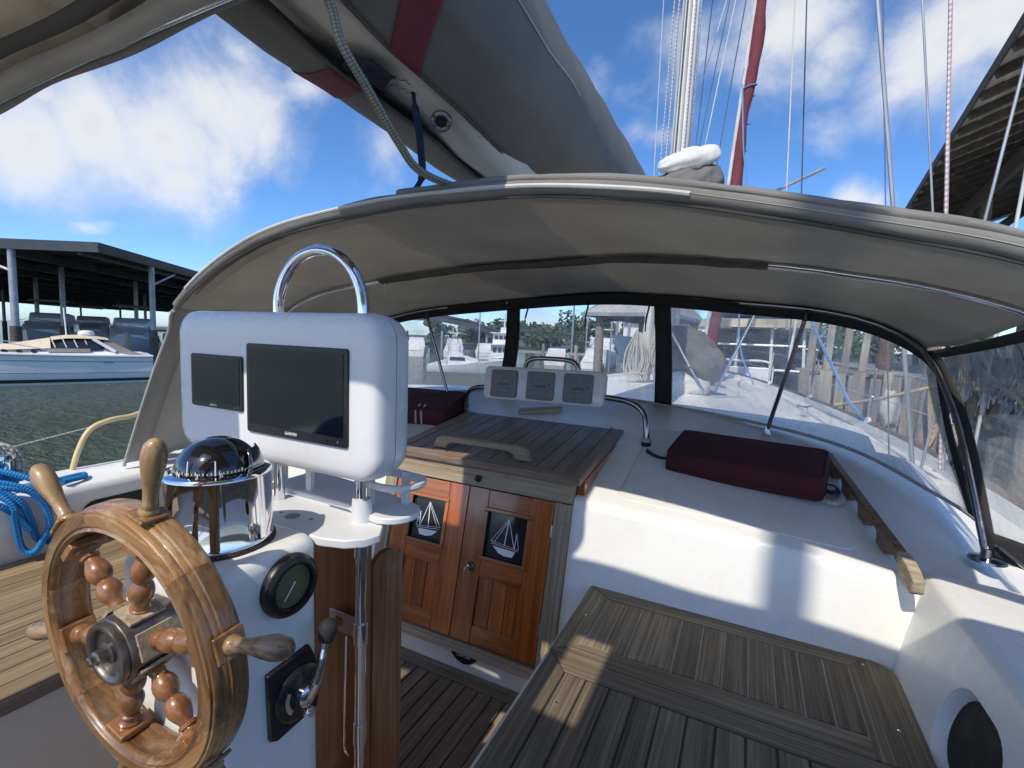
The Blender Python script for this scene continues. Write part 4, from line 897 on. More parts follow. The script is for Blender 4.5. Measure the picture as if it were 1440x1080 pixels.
coil([(-2.60, 0.86, -0.69), (-2.66, 0.95, -0.695), (-2.70, 1.03, -0.70), (-2.72, 1.08, -0.705), (-2.66, 1.05, -0.70), (-2.63, 0.97, -0.695)], 0.0125, 'strand', 'rope_blue', br)
coil([(-2.80, 0.68, -0.58), (-2.70, 0.78, -0.61), (-2.62, 0.87, -0.66), (-2.60, 0.92, -0.72)], 0.0125, 'strand', 'rope_blue', br)
coil([(-2.80, 0.60, -0.66), (-2.70, 0.66, -0.70), (-2.60, 0.74, -0.72), (-2.585, 0.80, -0.78), (-2.58, 0.84, -0.86)], 0.0125, 'strand', 'rope_blue', br)
wr = thing('white_rope', 'hank of white rope hung over the port winch', 'rope', (-2.76, 0.84, -0.56))
for i in range(5):
    a = 0.011 * i; q = random.Random(i + 3); e = lambda k: q.uniform(-k, k)
    coil([(-2.80 + e(.01), 0.74 + a, -0.64 + e(.03)), (-2.79 + e(.01), 0.745 + a, -0.56), (-2.77, 0.76 + a + e(.008), -0.515 + e(.012)), (-2.745, 0.79 + a * 1.5 + e(.008), -0.53 + e(.01)), (-2.73, 0.80 + a * 1.8, -0.60 + e(.02)), (-2.725, 0.80 + a * 1.8 + e(.01), -0.68 + e(.03))], 0.0065, 'strand', 'rope_white', wr)
hs = MB().tube(cr([(-2.92, 1.08, -0.90), (-2.90, 1.10, -0.76), (-2.90, 1.135, -0.63), (-2.91, 1.19, -0.535), (-2.92, 1.28, -0.50), (-2.93, 1.38, -0.492), (-2.95, 1.50, -0.46), (-3.0, 1.7, -0.40)], 8), 0.0125, 10).build('water_hose', 'hose_yellow'); tag(hs, 'pale yellow hose arching up outside the port coaming', 'hose')
ll = MB().tube([(-2.95, 0.9, -0.58), (-2.97, 1.3, -0.52), (-3.05, 2.4, -0.36)], 0.003, 6).build('lifeline', 'rope_white'); tag(ll, 'thin white lifeline crossing behind the yellow hose', 'line')
cr_ = thing('coiled_rope', 'small coil of white rope on port coaming beside the compass', 'rope', (-2.7, 1.38, -0.70))
for i in range(3): coil([(-2.66, 1.30 + 0.01 * i, -0.70), (-2.68, 1.36, -0.685 + 0.006 * i), (-2.70, 1.46 + 0.015 * i, -0.695), (-2.74, 1.50, -0.70), (-2.74, 1.40, -0.69 + 0.004 * i), (-2.69, 1.33, -0.70)], 0.0085, 'strand', 'rope_white', cr_)

# ------------------------------------------------------------------ dodger
AFT = cr([(-2.72, 1.245, -0.70), (-2.64, 1.27, -0.48), (-2.52, 1.29, -0.22), (-2.38, 1.285, -0.03), (-2.30, 1.26, 0.06), (-2.05, 1.22, 0.18), (-1.78, 1.205, 0.285), (-1.51, 1.2, 0.352), (-1.11, 1.2, 0.394), (-0.84, 1.2, 0.402), (-0.55, 1.2, 0.396), (-0.27, 1.2, 0.362), (-0.06, 1.2, 0.318), (0.17, 1.2, 0.262), (0.43, 1.2, 0.19), (0.66, 1.22, 0.09), (0.84, 1.27, -0.06), (0.95, 1.32, -0.3), (1.02, 1.35, -0.69)], 8)
MID = cr([(-2.74, 1.72, -0.68), (-2.67, 1.78, -0.4), (-2.56, 1.85, -0.12), (-2.36, 1.9, 0.10), (-2.1, 1.9, 0.20), (-1.66, 1.9, 0.262), (-1.2, 1.9, 0.305), (-0.82, 1.9, 0.318), (-0.40, 1.9, 0.325), (0.045, 1.9, 0.282), (0.285, 1.9, 0.242), (0.50, 1.9, 0.196), (0.72, 1.9, 0.118), (0.84, 1.86, 0.0), (0.92, 1.8, -0.22), (0.97, 1.75, -0.68)], 8)
FRONT = cr([(-2.76, 2.08, -0.655), (-2.71, 2.25, -0.4), (-2.65, 2.42, -0.18), (-2.52, 2.58, 0.0), (-2.33, 2.7, 0.098), (-2.02, 2.76, 0.172), (-1.41, 2.83, 0.238), (-0.85, 2.85, 0.278), (-0.46, 2.84, 0.266), (-0.07, 2.81, 0.228), (0.26, 2.76, 0.192), (0.49, 2.68, 0.13), (0.645, 2.56, 0.022), (0.70, 2.43, -0.135), (0.715, 2.25, -0.31), (0.755, 2.076, -0.655)], 8)
BASE = cr([(-2.84, 2.12, -0.66), (-2.80, 2.27, -0.60), (-2.70, 2.50, -0.55), (-2.48, 2.78, -0.485), (-2.12, 2.99, -0.44), (-1.52, 3.15, -0.395), (-1.0, 3.2, -0.378), (-0.48, 3.15, -0.395), (0.123, 2.98, -0.436), (0.485, 2.775, -0.485), (0.70, 2.45, -0.56), (0.79, 2.272, -0.605), (0.80, 2.10, -0.655)], 8)
NS = 97
A_, M_, F_ = resample(AFT, NS), resample(MID, NS), resample(FRONT, NS)
dg = thing('dodger', 'grey canvas spray dodger with clear vinyl windows over the companionway', 'dodger', (-1.0, 2.0, -0.7))
def span(p, q, sag, k):
    out = []
    for i in range(k + 1):
        t = i / k; r = [a.lerp(b, t) for a, b in zip(p, q)]
        out.append([c + V((0, 0, -sag * math.sin(PI * t) * min(1, max(0, (c.z + 0.15) * 4)) + (wob((c.x, c.y * 2.2, 0.3), 0.02, (3.0, 4, 1)) + wob((c.x, c.y, 0.9), 0.012, (11, 3, 1)) + wob((c.x + 0.6 * c.y, c.y, 0.2), 0.010, (16, 5, 1))) * math.sin(PI * t))) for c in r])
    return out
lo, hi = 22, 84                                       # roof part of the three bows (between the shoulders)
def cutr(r): return [q[lo:hi] for q in r]
s1 = span(A_, M_, 0.018, 8); s2 = span(M_, F_, 0.02, 8)
LIFT = 0.013
ROOF = (( -2.30, 0.66), (-2.36, 0.735), (-2.52, 0.652))
def part(path, x0, x1, n):
    i0 = min(range(len(path)), key=lambda i: (path[i] - [p for p in path if p.x <= x0 and p.z > -9][-1]).length); i1 = max(i for i, p in enumerate(path) if p.x <= x1 and p.z > -0.2)
    return i0, i1
def roofpart(path, x0, x1, n=66):
    P = resample(path, 500); i0 = next(i for i, p in enumerate(P) if p.x >= x0); i1 = next(i for i, p in enumerate(P) if p.x >= x1)
    return resample(P[i0:i1 + 1], n), resample(P[:i0 + 1], 21)
RA, PA = roofpart(AFT, *ROOF[0]); RM, PM = roofpart(MID, *ROOF[1]); RF_, PF = roofpart(FRONT, *ROOF[2])
roof_rows = span(RA, RM, 0.018, 8)[:-1] + span(RM, RF_, 0.02, 8)
port_rows = span(PA, PM, 0.0, 8)[:-1] + span(PM, PF, 0.0, 8)
port_rows = [[p + V((0, 0, LIFT)) for p in r] for r in port_rows]
roof_rows = [[p + V((0, 0, LIFT)) for p in r] for r in roof_rows]
MB().grid(roof_rows).build('roof_canvas', 'canvas_grey', dg, solid=0.004, angle=70)
# port side curtain, opaque
MB().grid(port_rows).build('port_curtain', 'canvas_grey', dg, solid=0.004, angle=70)
MB().grid([[p + V((0.006, -0.004, 0)) for p in r] for r in (port_rows[0], [a.lerp(b, 0.22) for a, b in zip(port_rows[0], port_rows[1])], port_rows[1], [a.lerp(b, 0.6) for a, b in zip(port_rows[1], port_rows[2])])]).build('curtain_edge', 'canvas_light', dg, solid=0.003, angle=70)
MB().tube([p + V((0.004, -0.006, 0)) for p in PA], 0.008, 8).build('curtain_piping', 'canvas_light', dg)
# aft hem: a thick folded roll along the edge
def hem(path, a, b, name, mat, wav=0.004, tilt=0.0, off=(0, 0, 0), n=14):
    rows = []
    for i, p in enumerate(path):
        t = (path[min(i + 1, len(path) - 1)] - path[max(i - 1, 0)]).normalized(); f = V((0, 1, 0)); u = t.cross(f).normalized()
        if u.z < 0: u = -u
        w = 1 + 0.22 * wob((p.x, p.y, p.z), 1, (5, 5, 5)); rows.append([p + V(off) + f * (math.cos(2 * PI * j / n) * a) + u * (math.sin(2 * PI * j / n) * b * w + wob(p + V((j * .3, 0, 0)), wav)) for j in range(n)])
    return MB().loft(rows).build(name, mat, dg, angle=70)
hem(resample(AFT, 200)[38:180], 0.016, 0.021, 'aft_hem', 'canvas_top', 0.004, off=(0, 0, 0.004))
hem(resample(AFT, 200)[92:178], 0.02, 0.013, 'hem_fold', 'canvas_top', 0.006, off=(0, 0.006, 0.025))
MB().tube([p + V((0, -0.0155, 0.008 + 0.006 * math.sin(i * 0.06))) for i, p in enumerate(resample(AFT, 200)[44:128])], 0.0062, 8).build('white_piping', 'sail_white', dg)
hem(resample([p + V((0, 0.05, -0.012)) for p in AFT], 200)[44:176], 0.022, 0.010, 'aft_pocket', 'canvas_grey', 0.004)
MB().tube([p + V((0, 0.0, -0.019)) for p in resample(AFT, 200)[42:176]], 0.005, 6).build('hem_shade', 'canvas_dark_fold', dg)  # dark tube drawn in as the shadow line under the hem
MB().tube([p + V((0, -0.016, 0.004)) for p in resample(AFT, 200)[60:178]], 0.0012, 5).build('stitching', 'canvas_light', dg)
# stainless bows
MB().tube([p + V((0, 0.012, 0.002)) for p in resample(AFT, 200)[40:178]], 0.0085, 10).build('aft_bow', 'steel', dg)
MB().tube(M_[::2], 0.0125, 12).build('middle_bow', 'steel', dg)
MB().tube(F_[::2] , 0.0135, 12).build('front_bow', 'steel_dark', dg)
# dark sleeves over the bows
def sub(path, x0, x1, n=60): return resample([p for p in path if x0 <= p.x <= x1], n)
def sleeve(path, w, name, drop, fwd, mat='canvas_dark_fold'):
    rows = []
    for t in (0, 0.25, 0.5, 0.75, 1):
        rows.append([p + V((0, (t - 0.35) * w + fwd, -drop - 0.016 * math.sin(PI * t) + wob((p.x, t, 0), 0.006, (9, 3, 1)))) for p in path])
    return MB().grid(rows).build(name, mat, dg, solid=0.003, angle=70)
big = resample(MID, 400)
sleeve(sub(big, -1.68, 0.04), 0.085, 'bow_sleeve', 0.002, -0.01)
MB().tube([(-1.655, 1.895, 0.245), (-1.655, 1.895, 0.205)], 0.005, 6).build('zip_tab', 'sail_white', dg)
bigf = resample(FRONT, 400)
sleeve(sub(bigf, -1.86, -0.06), 0.09, 'front_sleeve', 0.002, -0.012, 'canvas_charcoal')

# windscreen: ruled between the front bow and its base; hem, posts and borders of canvas, the rest clear vinyl
FX = resample(FRONT, 400); BX = resample(BASE, 400)
def at_x(path, x): return min(path, key=lambda p: abs(p.x - x) + (1000 if False else 0))
TS = [i / 120 for i in range(121)]
i0, i1 = 60, 345                                      # part of the bow above the base ends
Fp = resample(FX[i0:i1], 121); Bp = resample(BX[12:388], 121)
SV = [0, 0.05, 0.085, 0.13, 0.25, 0.4, 0.55, 0.7, 0.82, 0.94, 0.975, 1.0]
W = [[f.lerp(b, s) + V((0, 0.05 * math.sin(PI * s), 0)) for f, b in zip(Fp, Bp)] for s in SV]
def nearest(row, x): return min(range(len(row)), key=lambda i: abs(row[i].x - x))
p1 = (nearest(W[0], -1.43), nearest(W[0], -1.34)); p2 = (nearest(W[0], -0.505), nearest(W[0], -0.425))
def cell_is_canvas(i, j):
    if i < 2 or i >= len(SV) - 2: return True
    if p1[0] <= j < p1[1] or p2[0] <= j < p2[1]: return True
    return j < 3 or j >= 118
def pick(W, pred, ci=1):
    m = MB(); n = len(W[0])
    m.v = [tuple(p) for r in W for p in r]
    for i in range(len(W) - 1):
        for j in range(n - 1):
            if pred(i, j): m.f.append((i * n + j, i * n + j + 1, (i + 1) * n + j + 1, (i + 1) * n + j))
    m.uv = [None] * len(m.f); return m
def clean(m):
    used = sorted({i for f in m.f for i in f}); mp = {a: b for b, a in enumerate(used)}
    m.v = [m.v[i] for i in used]; m.f = [tuple(mp[i] for i in f) for f in m.f]; return m
clean(pick(W, lambda i, j: i < 2)).build('window_header', 'canvas_charcoal', dg, solid=0.006, angle=70)
clean(pick(W, lambda i, j: i >= len(SV) - 2)).build('window_foot', 'canvas_light', dg, solid=0.006, angle=70)
for a, b in (p1, p2): clean(pick(W, lambda i, j: 2 <= i < len(SV) - 2 and a <= j < b)).build('window_post', 'canvas_charcoal', dg, solid=0.009, angle=70)
for a, b in ((0, 3), (118, 121)): clean(pick(W, lambda i, j: 2 <= i < len(SV) - 2 and a <= j < b)).build('window_border', 'canvas_charcoal', dg, solid=0.006, angle=70)
for a, b, lab in ((3, p1[0], 'port vinyl window'), (p1[1], p2[0], 'middle vinyl window'), (p2[1], 118, 'large starboard vinyl window with scratches')):
    w_ = clean(pick(W, lambda i, j: 2 <= i < len(SV) - 2 and a <= j < b)).build('window', 'scuffed_vinyl' if b == 118 else 'clear_vinyl', dg, angle=80); w_['label'] = lab
# starboard wing with its own window
Sd = resample([p + V((0.012, 0, 0)) for p in resample(MID, 500) if p.x >= 0.735], 41)
Fd = resample([p for p in resample(FRONT, 500) if p.x >= 0.652], 41)
SW = [0, 0.07, 0.14, 0.3, 0.5, 0.7, 0.86, 1.0]
WS = [[f.lerp(b, s) + V((0.03 * math.sin(PI * s), 0, 0)) for f, b in zip(Fd, Sd)] for s in SW]
clear = lambda i, j: 1 <= i and 2 <= j < 36
clean(pick(WS, lambda i, j: not clear(i, j))).build('wing_border', 'canvas_charcoal', dg, solid=0.006, angle=70)
w_ = clean(pick(WS, clear)).build('window', 'wing_vinyl', dg, angle=80); w_['label'] = 'side wing vinyl window at the right edge'
# struts
for a, b in (((0.235, 2.745, 0.165), (0.116, 2.905, -0.452)), ((-1.99, 2.70, 0.135), (-1.80, 2.72, -0.44))):
    MB().tube([a, b], 0.0105, 12).build('strut', 'steel_dark', dg)
    MB().lathe([(0.017, -0.02), (0.017, 0.02)], axes((1, 0, 0), (0, 1, 0), (0, 0, 1), V(a) + V((0, 0, -0.01))), 12).build('strut_clamp', 'black_plastic', dg, bevel=0.003)
    MB().lathe([(0.022, -0.012), (0.018, 0.0), (0.013, 0.03), (0, 0.03)], Matrix.Translation(b), 14).build('strut_foot', 'steel', dg)
# feet of the bows
MB().lathe([(0.05, -0.012), (0.048, -0.004), (0.02, 0.0), (0.016, 0.03), (0, 0.03)], axes((1, 0, 0), (0, 1, 0), (0, 0, 1), (0.757, 2.076, -0.662)), 18).build('bow_foot', 'steel_dark', dg)
MB().tube(cr([(0.77, 2.06, -0.61), (0.83, 1.96, -0.655), (0.90, 1.87, -0.665)], 4), 0.006, 8).build('safety_pin', 'steel', dg)
MB().tube([(0.98, 1.70, -0.60), (0.92, 1.80, -0.645), (0.86, 1.87, -0.672)], [0.03, 0.026, 0.022], 12).build('bow_hinge', 'steel_dark', dg)
MB().lathe([(0.05, -0.01), (0.048, 0.0), (0.03, 0.006), (0, 0.006)], Matrix.Translation((0.87, 1.86, -0.697)), 18).build('bow_foot', 'steel_dark', dg)
for x, L in ((-1.30, 0.09), (-0.905, 0.14), (-0.545, 0.15)):
    j = nearest(W[0], x); p = W[2][j]
    MB().tube(cr([p + V((0, -0.015, 0.05)), p + V((0.006, -0.025, 0)), p + V((-0.006, -0.025, -L * 0.5)), p + V((-0.015 if x < -1 else -0.008, -0.025, -L))], 4), [0.004] * 4 + [0.006] * 6 + [0.004] * 3, 6).build('zip_pull', 'black_plastic', dg)
MB().lathe([(0.006, 0), (0.005, 0.003), (0, 0.004)], axes((1, 0, 0), (0, 0, 1), (0, -1, 0), W[0][p1[0]] + V((0.02, -0.045, -0.012))), 10).build('snap', 'sign_white', dg)

# ------------------------------------------------------------------ boom with its sail cover
bm_ = thing('boom', 'grey covered boom and mainsail overhead with maroon patches', 'boom', (CL, 2.2, 0.6))
ST = [0.42, 0.6, 0.8, 1.3, 1.9, 2.6, 3.6, 5.0, 6.4, 7.0]
def bz(y): return 0.0 if y > 2.2 else (2.2 - y) * 0.055                # the near end rides a little higher
def half(y, right):
    """one hanging side of the cover, from the ridge down to its free lower edge"""
    z = bz(y); k = 1.0 if y < 3 else max(0.75, 1 - (y - 3) * 0.06)
    if right: P = [(-0.95, 1.40), (-0.83, 1.30), (-0.73, 1.13), (-0.665, 0.95), (-0.655, 0.83), (-0.70, 0.73), (-0.78, 0.665), (-0.85, 0.625)]
    else: P = [(-0.95, 1.40), (-1.07, 1.26), (-1.17, 1.02), (-1.235, 0.80), (-1.235, 0.70), (-1.19, 0.645), (-1.10, 0.615), (-1.01, 0.60)]
    P = cr([(a, b, 0) for a, b in P], 4); out = []
    for p in P:
        x = -0.95 + (p.x + 0.95) * k; zz = p.y + z * (1 if p.y > 0.7 else 1.15)
        q = V((x, y, zz)); out.append(q + V((wob(q, 0.012, (2, 4.0, 5)), 0, wob(q + V((5, 2, 1)), 0.016, (2, 4.5, 2)))))
    return out
def stations(n0, n1, k=5):
    out = []
    for a, b in zip(ST[n0:n1], ST[n0 + 1:n1 + 1]): out += [a + (b - a) * i / k for i in range(k)]
    return out + [ST[n1]]
ys_ = stations(0, len(ST) - 1)
MB().grid([half(y, True) for y in ys_]).build('cover_side', 'canvas_boom', bm_, solid=0.006, angle=75)
MB().grid([half(y, False) for y in ys_]).build('cover_side', 'canvas_boom', bm_, solid=0.006, angle=75)
MB().loft([[V((-0.935 + a, y, 0.815 + bz(y) + b)) for a, b in rrect(0.2, 0.27, 0.09, 5)] for y in (0.38, 0.6, 1.2, 2.2, 4, 7.0)]).build('spar', 'gelcoat_cream', bm_)
# pale sail cloth showing in the slot
sl = []
for y in [q for q in stations(0, 6) if q < 2.0]:
    z = bz(y); sl.append([V((x, y, z * 1.1 + h - 0.055 * math.exp(-((y - 1.75) / 0.4) ** 2) + wob((x, y, 0), 0.018, (8, 5, 1)))) for x, h in ((-1.06, 0.675), (-1.01, 0.66), (-0.95, 0.64), (-0.895, 0.632), (-0.855, 0.645), (-0.82, 0.69))])
MB().grid(sl).build('sail_cloth', 'sail_white', bm_, solid=0.004, angle=75)
for right, (oa, ob, ia, ib), k0 in ((True, (0.84, 0.965, 0.985, 1.095), 18), (False, (1.02, 1.19, 0.95, 1.06), 13)):
    rows = []; nh = 29 - k0
    for i in range(9):
        t = i / 8; row = []
        for k in range(nh):
            u = k / (nh - 1); y = (oa + (ob - oa) * t) * (1 - u) + (ia + (ib - ia) * t) * u; h = half(y, right); c = V((-0.95, y, 0.9)); p = h[k0 + k]; row.append(p + (p - c).normalized() * 0.0065)
        rows.append(row)
    MB().grid(rows).build('patch', 'canvas_maroon', bm_, solid=0.003, angle=75)
MB().tube([p for p in [half(y, True)[14] + V((0.006, 0, 0.002)) for y in [0.5 + 0.1 * i for i in range(14)]]], 0.0025, 6).build('cover_seam', 'canvas_light', bm_)
MB().tube([half(y, True)[-1] for y in ys_[:30]], 0.006, 6).build('cover_edge', 'canvas_dark_fold', bm_)
MB().tube([half(y, False)[-1] for y in ys_[:30]], 0.006, 6).build('cover_edge', 'canvas_dark_fold', bm_)
gn = V((0.35, -0.55, -0.75)).normalized(); gx = V((0, 0, 1)).cross(gn).normalized(); Mg = axes(gx, gn.cross(gx), gn, (-0.90, 1.275, 0.652))
MB().lathe([(0.016, 0), (0.017, 0.006), (0.024, 0.009), (0.031, 0.006), (0.033, 0), (0.0, 0)], Mg, 28).build('grommet', 'steel_dark', bm_)
MB().lathe([(0.0155, 0.001), (0.0155, 0.004), (0, 0.004)], Mg, 20).build('grommet_hole', 'opening_shade', bm_)
zz = MB()
for a, b, nz in (((-0.98, 1.02, 0.724), (-0.90, 1.16, 0.71), 12), ((-1.0, 1.05, 0.72), (-0.93, 1.19, 0.705), 12), ((-0.92, 1.42, 0.668), (-0.86, 1.44, 0.672), 7)):
    a, b = V(a), V(b); d = (b - a); q = V((d.y, -d.x, 0)).normalized() * 0.008
    zz.tube([a + d * i / nz + q * (1 if i % 2 else -1) + V((0, 0, -0.012)) for i in range(nz + 1)], 0.0011, 5)
zz.build('zigzag_stitch', 'black_rubber', bm_)
MB().grid([[V((-1.055 + 0.02 * i + (0.03 if t else 0), 1.0 + 0.13 * t - 0.01 * i, 0.70 - 0.004 * i - 0.01 * math.sin(i)))for i in range(7)] for t in (0, 0.3, 0.7, 1)]).build('navy_tab', 'webbing_navy', bm_, solid=0.003)
ms = thing('mainsheet_rope', 'thick grey braided rope hanging from the boom to the dodger', 'rope', (-1.0, 1.3, 0.5))
MB().tube(cr([(-0.86, 0.70, 0.80), (-0.85, 0.788, 0.692), (-0.84, 0.814, 0.619), (-0.83, 0.891, 0.55), (-0.82, 0.981, 0.4715), (-0.82, 1.068, 0.4313), (-0.82, 1.239, 0.4403), (-0.78, 1.315, 0.446), (-0.72, 1.36, 0.45)], 8), 0.0105, 12).build('rope', 'rope_grey', ms)
st_ = thing('tie_strap', 'navy webbing strap hanging from the boom slot onto dodger', 'strap', (-0.93, 1.25, 0.42))
MB().tube(cr([(-0.925, 1.17, 0.745), (-0.93, 1.175, 0.70), (-0.935, 1.19, 0.665), (-0.93, 1.20, 0.62), (-0.93, 1.215, 0.55), (-0.93, 1.225, 0.48), (-0.93, 1.19, 0.425)], 6), [0.006] * 12 + [0.011] * 20 + [0.008] * 5, 8, 0.25).build('webbing', 'webbing_navy', st_)

# ------------------------------------------------------------------ bimini over the helm
bi = thing('bimini', 'taupe canvas bimini edge overhead at the upper left', 'bimini', (-1.2, -0.5, 0.6))
def bimz(x): return 0.605 - 0.03 * ((x - CL) / 1.2) ** 2
def panel(x0, x1, y0, y1, name='canopy', mat='canvas_bimini'):
    nx = max(2, int((x1 - x0) / 0.1)); ny = max(3, int((y1 - y0) / 0.08)); rows = []
    for j in range(ny + 1):
        y = y0 + (y1 - y0) * j / ny
        rows.append([V((x0 + (x1 - x0) * i / nx, y, bimz(x0 + (x1 - x0) * i / nx) + wob((x0 + (x1 - x0) * i / nx, y, 0), 0.012, (3, 3, 1)))) for i in range(nx + 1)])
    MB().grid(rows).build(name, mat, bi, solid=0.004, angle=75)
# front strip, plus unseen panels added and cut to shape the sun patches
panel(-2.05, -1.25, -0.12, 0.6); panel(-1.25, -0.53, 0.22, 0.6); panel(-0.53, -0.41, 0.17, 0.6); panel(-0.41, 0.95, -2.2, 0.6)
panel(-0.74, -0.53, -2.2, 0.219); panel(-0.53, -0.411, -2.2, -0.2)
pth = [V((x, 0.598 + 0.006 * math.sin(x * 9), bimz(x) - 0.012)) for x in [-2.06 + 0.06 * i for i in range(50)]]
rows = []
for i, p in enumerate(pth):
    rows.append([p + V((0, math.cos(2 * PI * j / 10) * 0.016, math.sin(2 * PI * j / 10) * 0.02 * (1 + 0.3 * wob(p, 1, (4, 4, 4))))) for j in range(10)])
MB().loft(rows).build('front_hem', 'canvas_top', bi, angle=70)
rows = [[V((p.x, p.y - 0.015 - 0.055 * t, p.z - 0.016 - 0.014 * math.sin(PI * t) + wob((p.x, t, 1), 0.006, (6, 2, 1)))) for p in pth] for t in (0, 0.3, 0.6, 1)]
MB().grid(rows).build('hem_flap', 'canvas_light', bi, solid=0.003, angle=70)
rows = [[V((p.x, p.y - 0.09 - 0.035 * t, p.z - 0.012 - 0.008 * math.sin(PI * t))) for p in pth] for t in (0, 0.5, 1)]
MB().grid(rows).build('zip_flap', 'canvas_dark_fold', bi, solid=0.003, angle=70)
MB().tube([V((p.x, 0.575, p.z - 0.012)) for p in pth[2:]], 0.0125, 10).build('front_bow', 'steel', bi)
MB().tube(cr([(-2.0, 0.605, 0.60), (-2.03, 0.58, 0.585), (-2.06, 0.60, 0.60), (-2.03, 0.62, 0.59)], 4), 0.012, 8).build('bow_fitting', 'black_plastic', bi)

# ------------------------------------------------------------------ foredeck, mast and rigging
RAILP = cr([(1.26, 2.6, -0.80), (1.27, 3.6, -0.80), (1.26, 4.6, -0.80), (1.17, 5.5, -0.785), (0.98, 6.8, -0.76), (0.55, 8.8, -0.72), (-0.1, 11.0, -0.66), (CL, 13.0, -0.60)], 6)
m = MB(); rows = []
for p in RAILP:
    w = p.x - CL; rows.append([V((CL - w * k, p.y, p.z - 0.03 + 0.06 * (1 - k * k))) for k in (-1, -0.75, -0.5, -0.25, 0, 0.25, 0.5, 0.75, 1)])
m.grid(rows); fd = struct(m.build('foredeck', 'gelcoat', angle=60))
for s in (1, -1):
    mm = MB(); pts = [V((CL + s * (p.x - CL), p.y, p.z)) for p in RAILP]
    mm.grid([[q + V((s * dx, 0, dz)) for q in pts] for dx, dz in ((-0.02, -0.04), (-0.02, 0.06), (0.03, 0.06), (0.03, -0.04), (-0.05, -0.7), (-0.3, -1.6))]); mm.build('bulwark', 'gelcoat', fd, angle=50)
    MB().tube([q + V((s * 0.005, 0, 0.068)) for q in pts], 0.026, 8, 0.5).build('cap_rail', 'rail_wood', fd)
# trunk cabin forward of the windscreen
rows = []
for y, w, z in ((3.5, 1.45, -0.50), (3.8, 1.42, -0.51), (4.5, 1.38, -0.52), (5.6, 1.2, -0.53), (6.9, 0.95, -0.54), (7.6, 0.8, -0.55), (7.75, 0.75, -0.7)):
    rows.append([V((CL + w * k, y, z - 0.07 * k * k - (0.3 if abs(k) > 1.02 else 0))) for k in (-1.06, -1, -0.8, -0.4, 0, 0.4, 0.8, 1, 1.06)])
MB().grid(rows).build('trunk_cabin', 'gelcoat', fd, angle=45)

mast = thing('mast', 'tall white mast with bundled halyards rising beyond the dodger', 'mast', (CL, 7.0, -0.5))
def leanx(z): return CL + 0.0 * z
MB().loft([[V((CL + a + 0.028 * (z - 2.4) / 2, 7.0 + b, z)) for a, b in rrect(0.21, 0.26, 0.07, 5)] for z in (-0.5, 2, 5, 9, 14)]).build('spar', 'mast_white', mast)
MB().box((CL + 0.12, 6.99, 6.5), (0.05, 0.06, 14)).build('sail_track', 'steel_dark', mast, False)
mx = lambda z: CL + 0.014 * (z - 2.4)
for i, (dx, dy, r, mt) in enumerate(((-0.145, -0.12, 0.013, 'rope_halyard'), (-0.085, -0.15, 0.014, 'rope_white'), (-0.04, -0.16, 0.010, 'steel_dark'), (0.005, -0.155, 0.015, 'rope_white'), (0.06, -0.15, 0.011, 'rope_halyard'), (-0.21, -0.1, 0.010, 'rope_halyard'))):
    MB().tube([(mx(-0.2) + dx * 1.25, 7 + dy, -0.2), (mx(2.4) + dx * 1.1, 7 + dy, 2.4), (mx(8) + dx * 0.9, 7 + dy, 8), (mx(14) + dx * 0.6, 7 + dy, 14)], r, 6).build('halyard', mt, mast)
# coils hung at the mast foot
for i in range(7):
    a = 0.035 * i
    MB().tube(cr([(CL - 0.12 + a * .3, 6.82, 0.25), (CL - 0.24 + a, 6.78, -0.05), (CL - 0.3 + a * 1.4, 6.76, -0.3), (CL - 0.2 + a * 1.2, 6.76, -0.42), (CL - 0.12 + a, 6.78, -0.2), (CL - 0.10 + a * .3, 6.82, 0.25)], 5), 0.014, 6).build('hung_coil', 'rope_white', mast)

# sail cover bundle at the gooseneck and the white sail on top
sb = thing('sail_bundle', 'grey sail cover bundle with white sail head beside the mast', 'sail bundle', (-0.95, 6.5, 1.7))
def bundle(p0, p1, r0, r1, seed, folds=7, depth=0.16, n=48, m_=26, squash=0.8):
    """cloth wound round a spar: lengthwise folds that spiral and pinch at the lashings"""
    p0, p1 = V(p0), V(p1); d = (p1 - p0).normalized(); u = d.orthogonal().normalized(); v = d.cross(u); rows = []
    for i in range(m_ + 1):
        t = i / m_; r = (r0 + (r1 - r0) * t) * max(0.0, math.sin(PI * t)) ** 0.32 * (1 - 0.12 * math.exp(-((t - 0.35) / 0.05) ** 2) - 0.14 * math.exp(-((t - 0.7) / 0.05) ** 2)); row = []
        for j in range(n):
            a = 2 * PI * j / n; w = a + 1.6 * t + 0.5 * math.sin(3 * t + seed)
            k = 1 + depth * (0.55 * math.sin(folds * w + seed) + 0.3 * math.sin((folds * 2 + 1) * w + 2.1 * seed) ) + 0.14 * noise.noise(V((math.cos(a) * 1.5 + seed, math.sin(a) * 1.5, t * 4)))
            row.append(p0.lerp(p1, t) + u * (math.cos(a) * r * k) + v * (math.sin(a) * r * k * squash))
        rows.append(row)
    return MB().loft(rows)
bundle((-1.44, 6.4, 1.80), (-0.46, 6.7, 2.12), 0.27, 0.30, 3, 6, 0.12).build('cover', 'canvas_boom', sb, angle=80)
bundle((-1.22, 6.42, 2.20), (-0.50, 6.62, 2.38), 0.14, 0.18, 8, 3, 0.07).build('sail_head', 'sail_white', sb, angle=80)
fb = thing('deck_bundle', 'grey canvas covered sail bundle on the foredeck seen through the window', 'canvas bundle', (-0.6, 5.9, -0.4))
bundle((-0.92, 6.15, 0.12), (-0.30, 5.75, -0.36), 0.27, 0.29, 12, 8, 0.14, squash=0.95).build('cover', 'canvas_boom', fb, angle=80)
bundle((-0.98, 5.75, -0.44), (-0.35, 5.7, -0.47), 0.16, 0.14, 22, 5, 0.15).build('folded_canvas', 'sail_white', fb, angle=80)
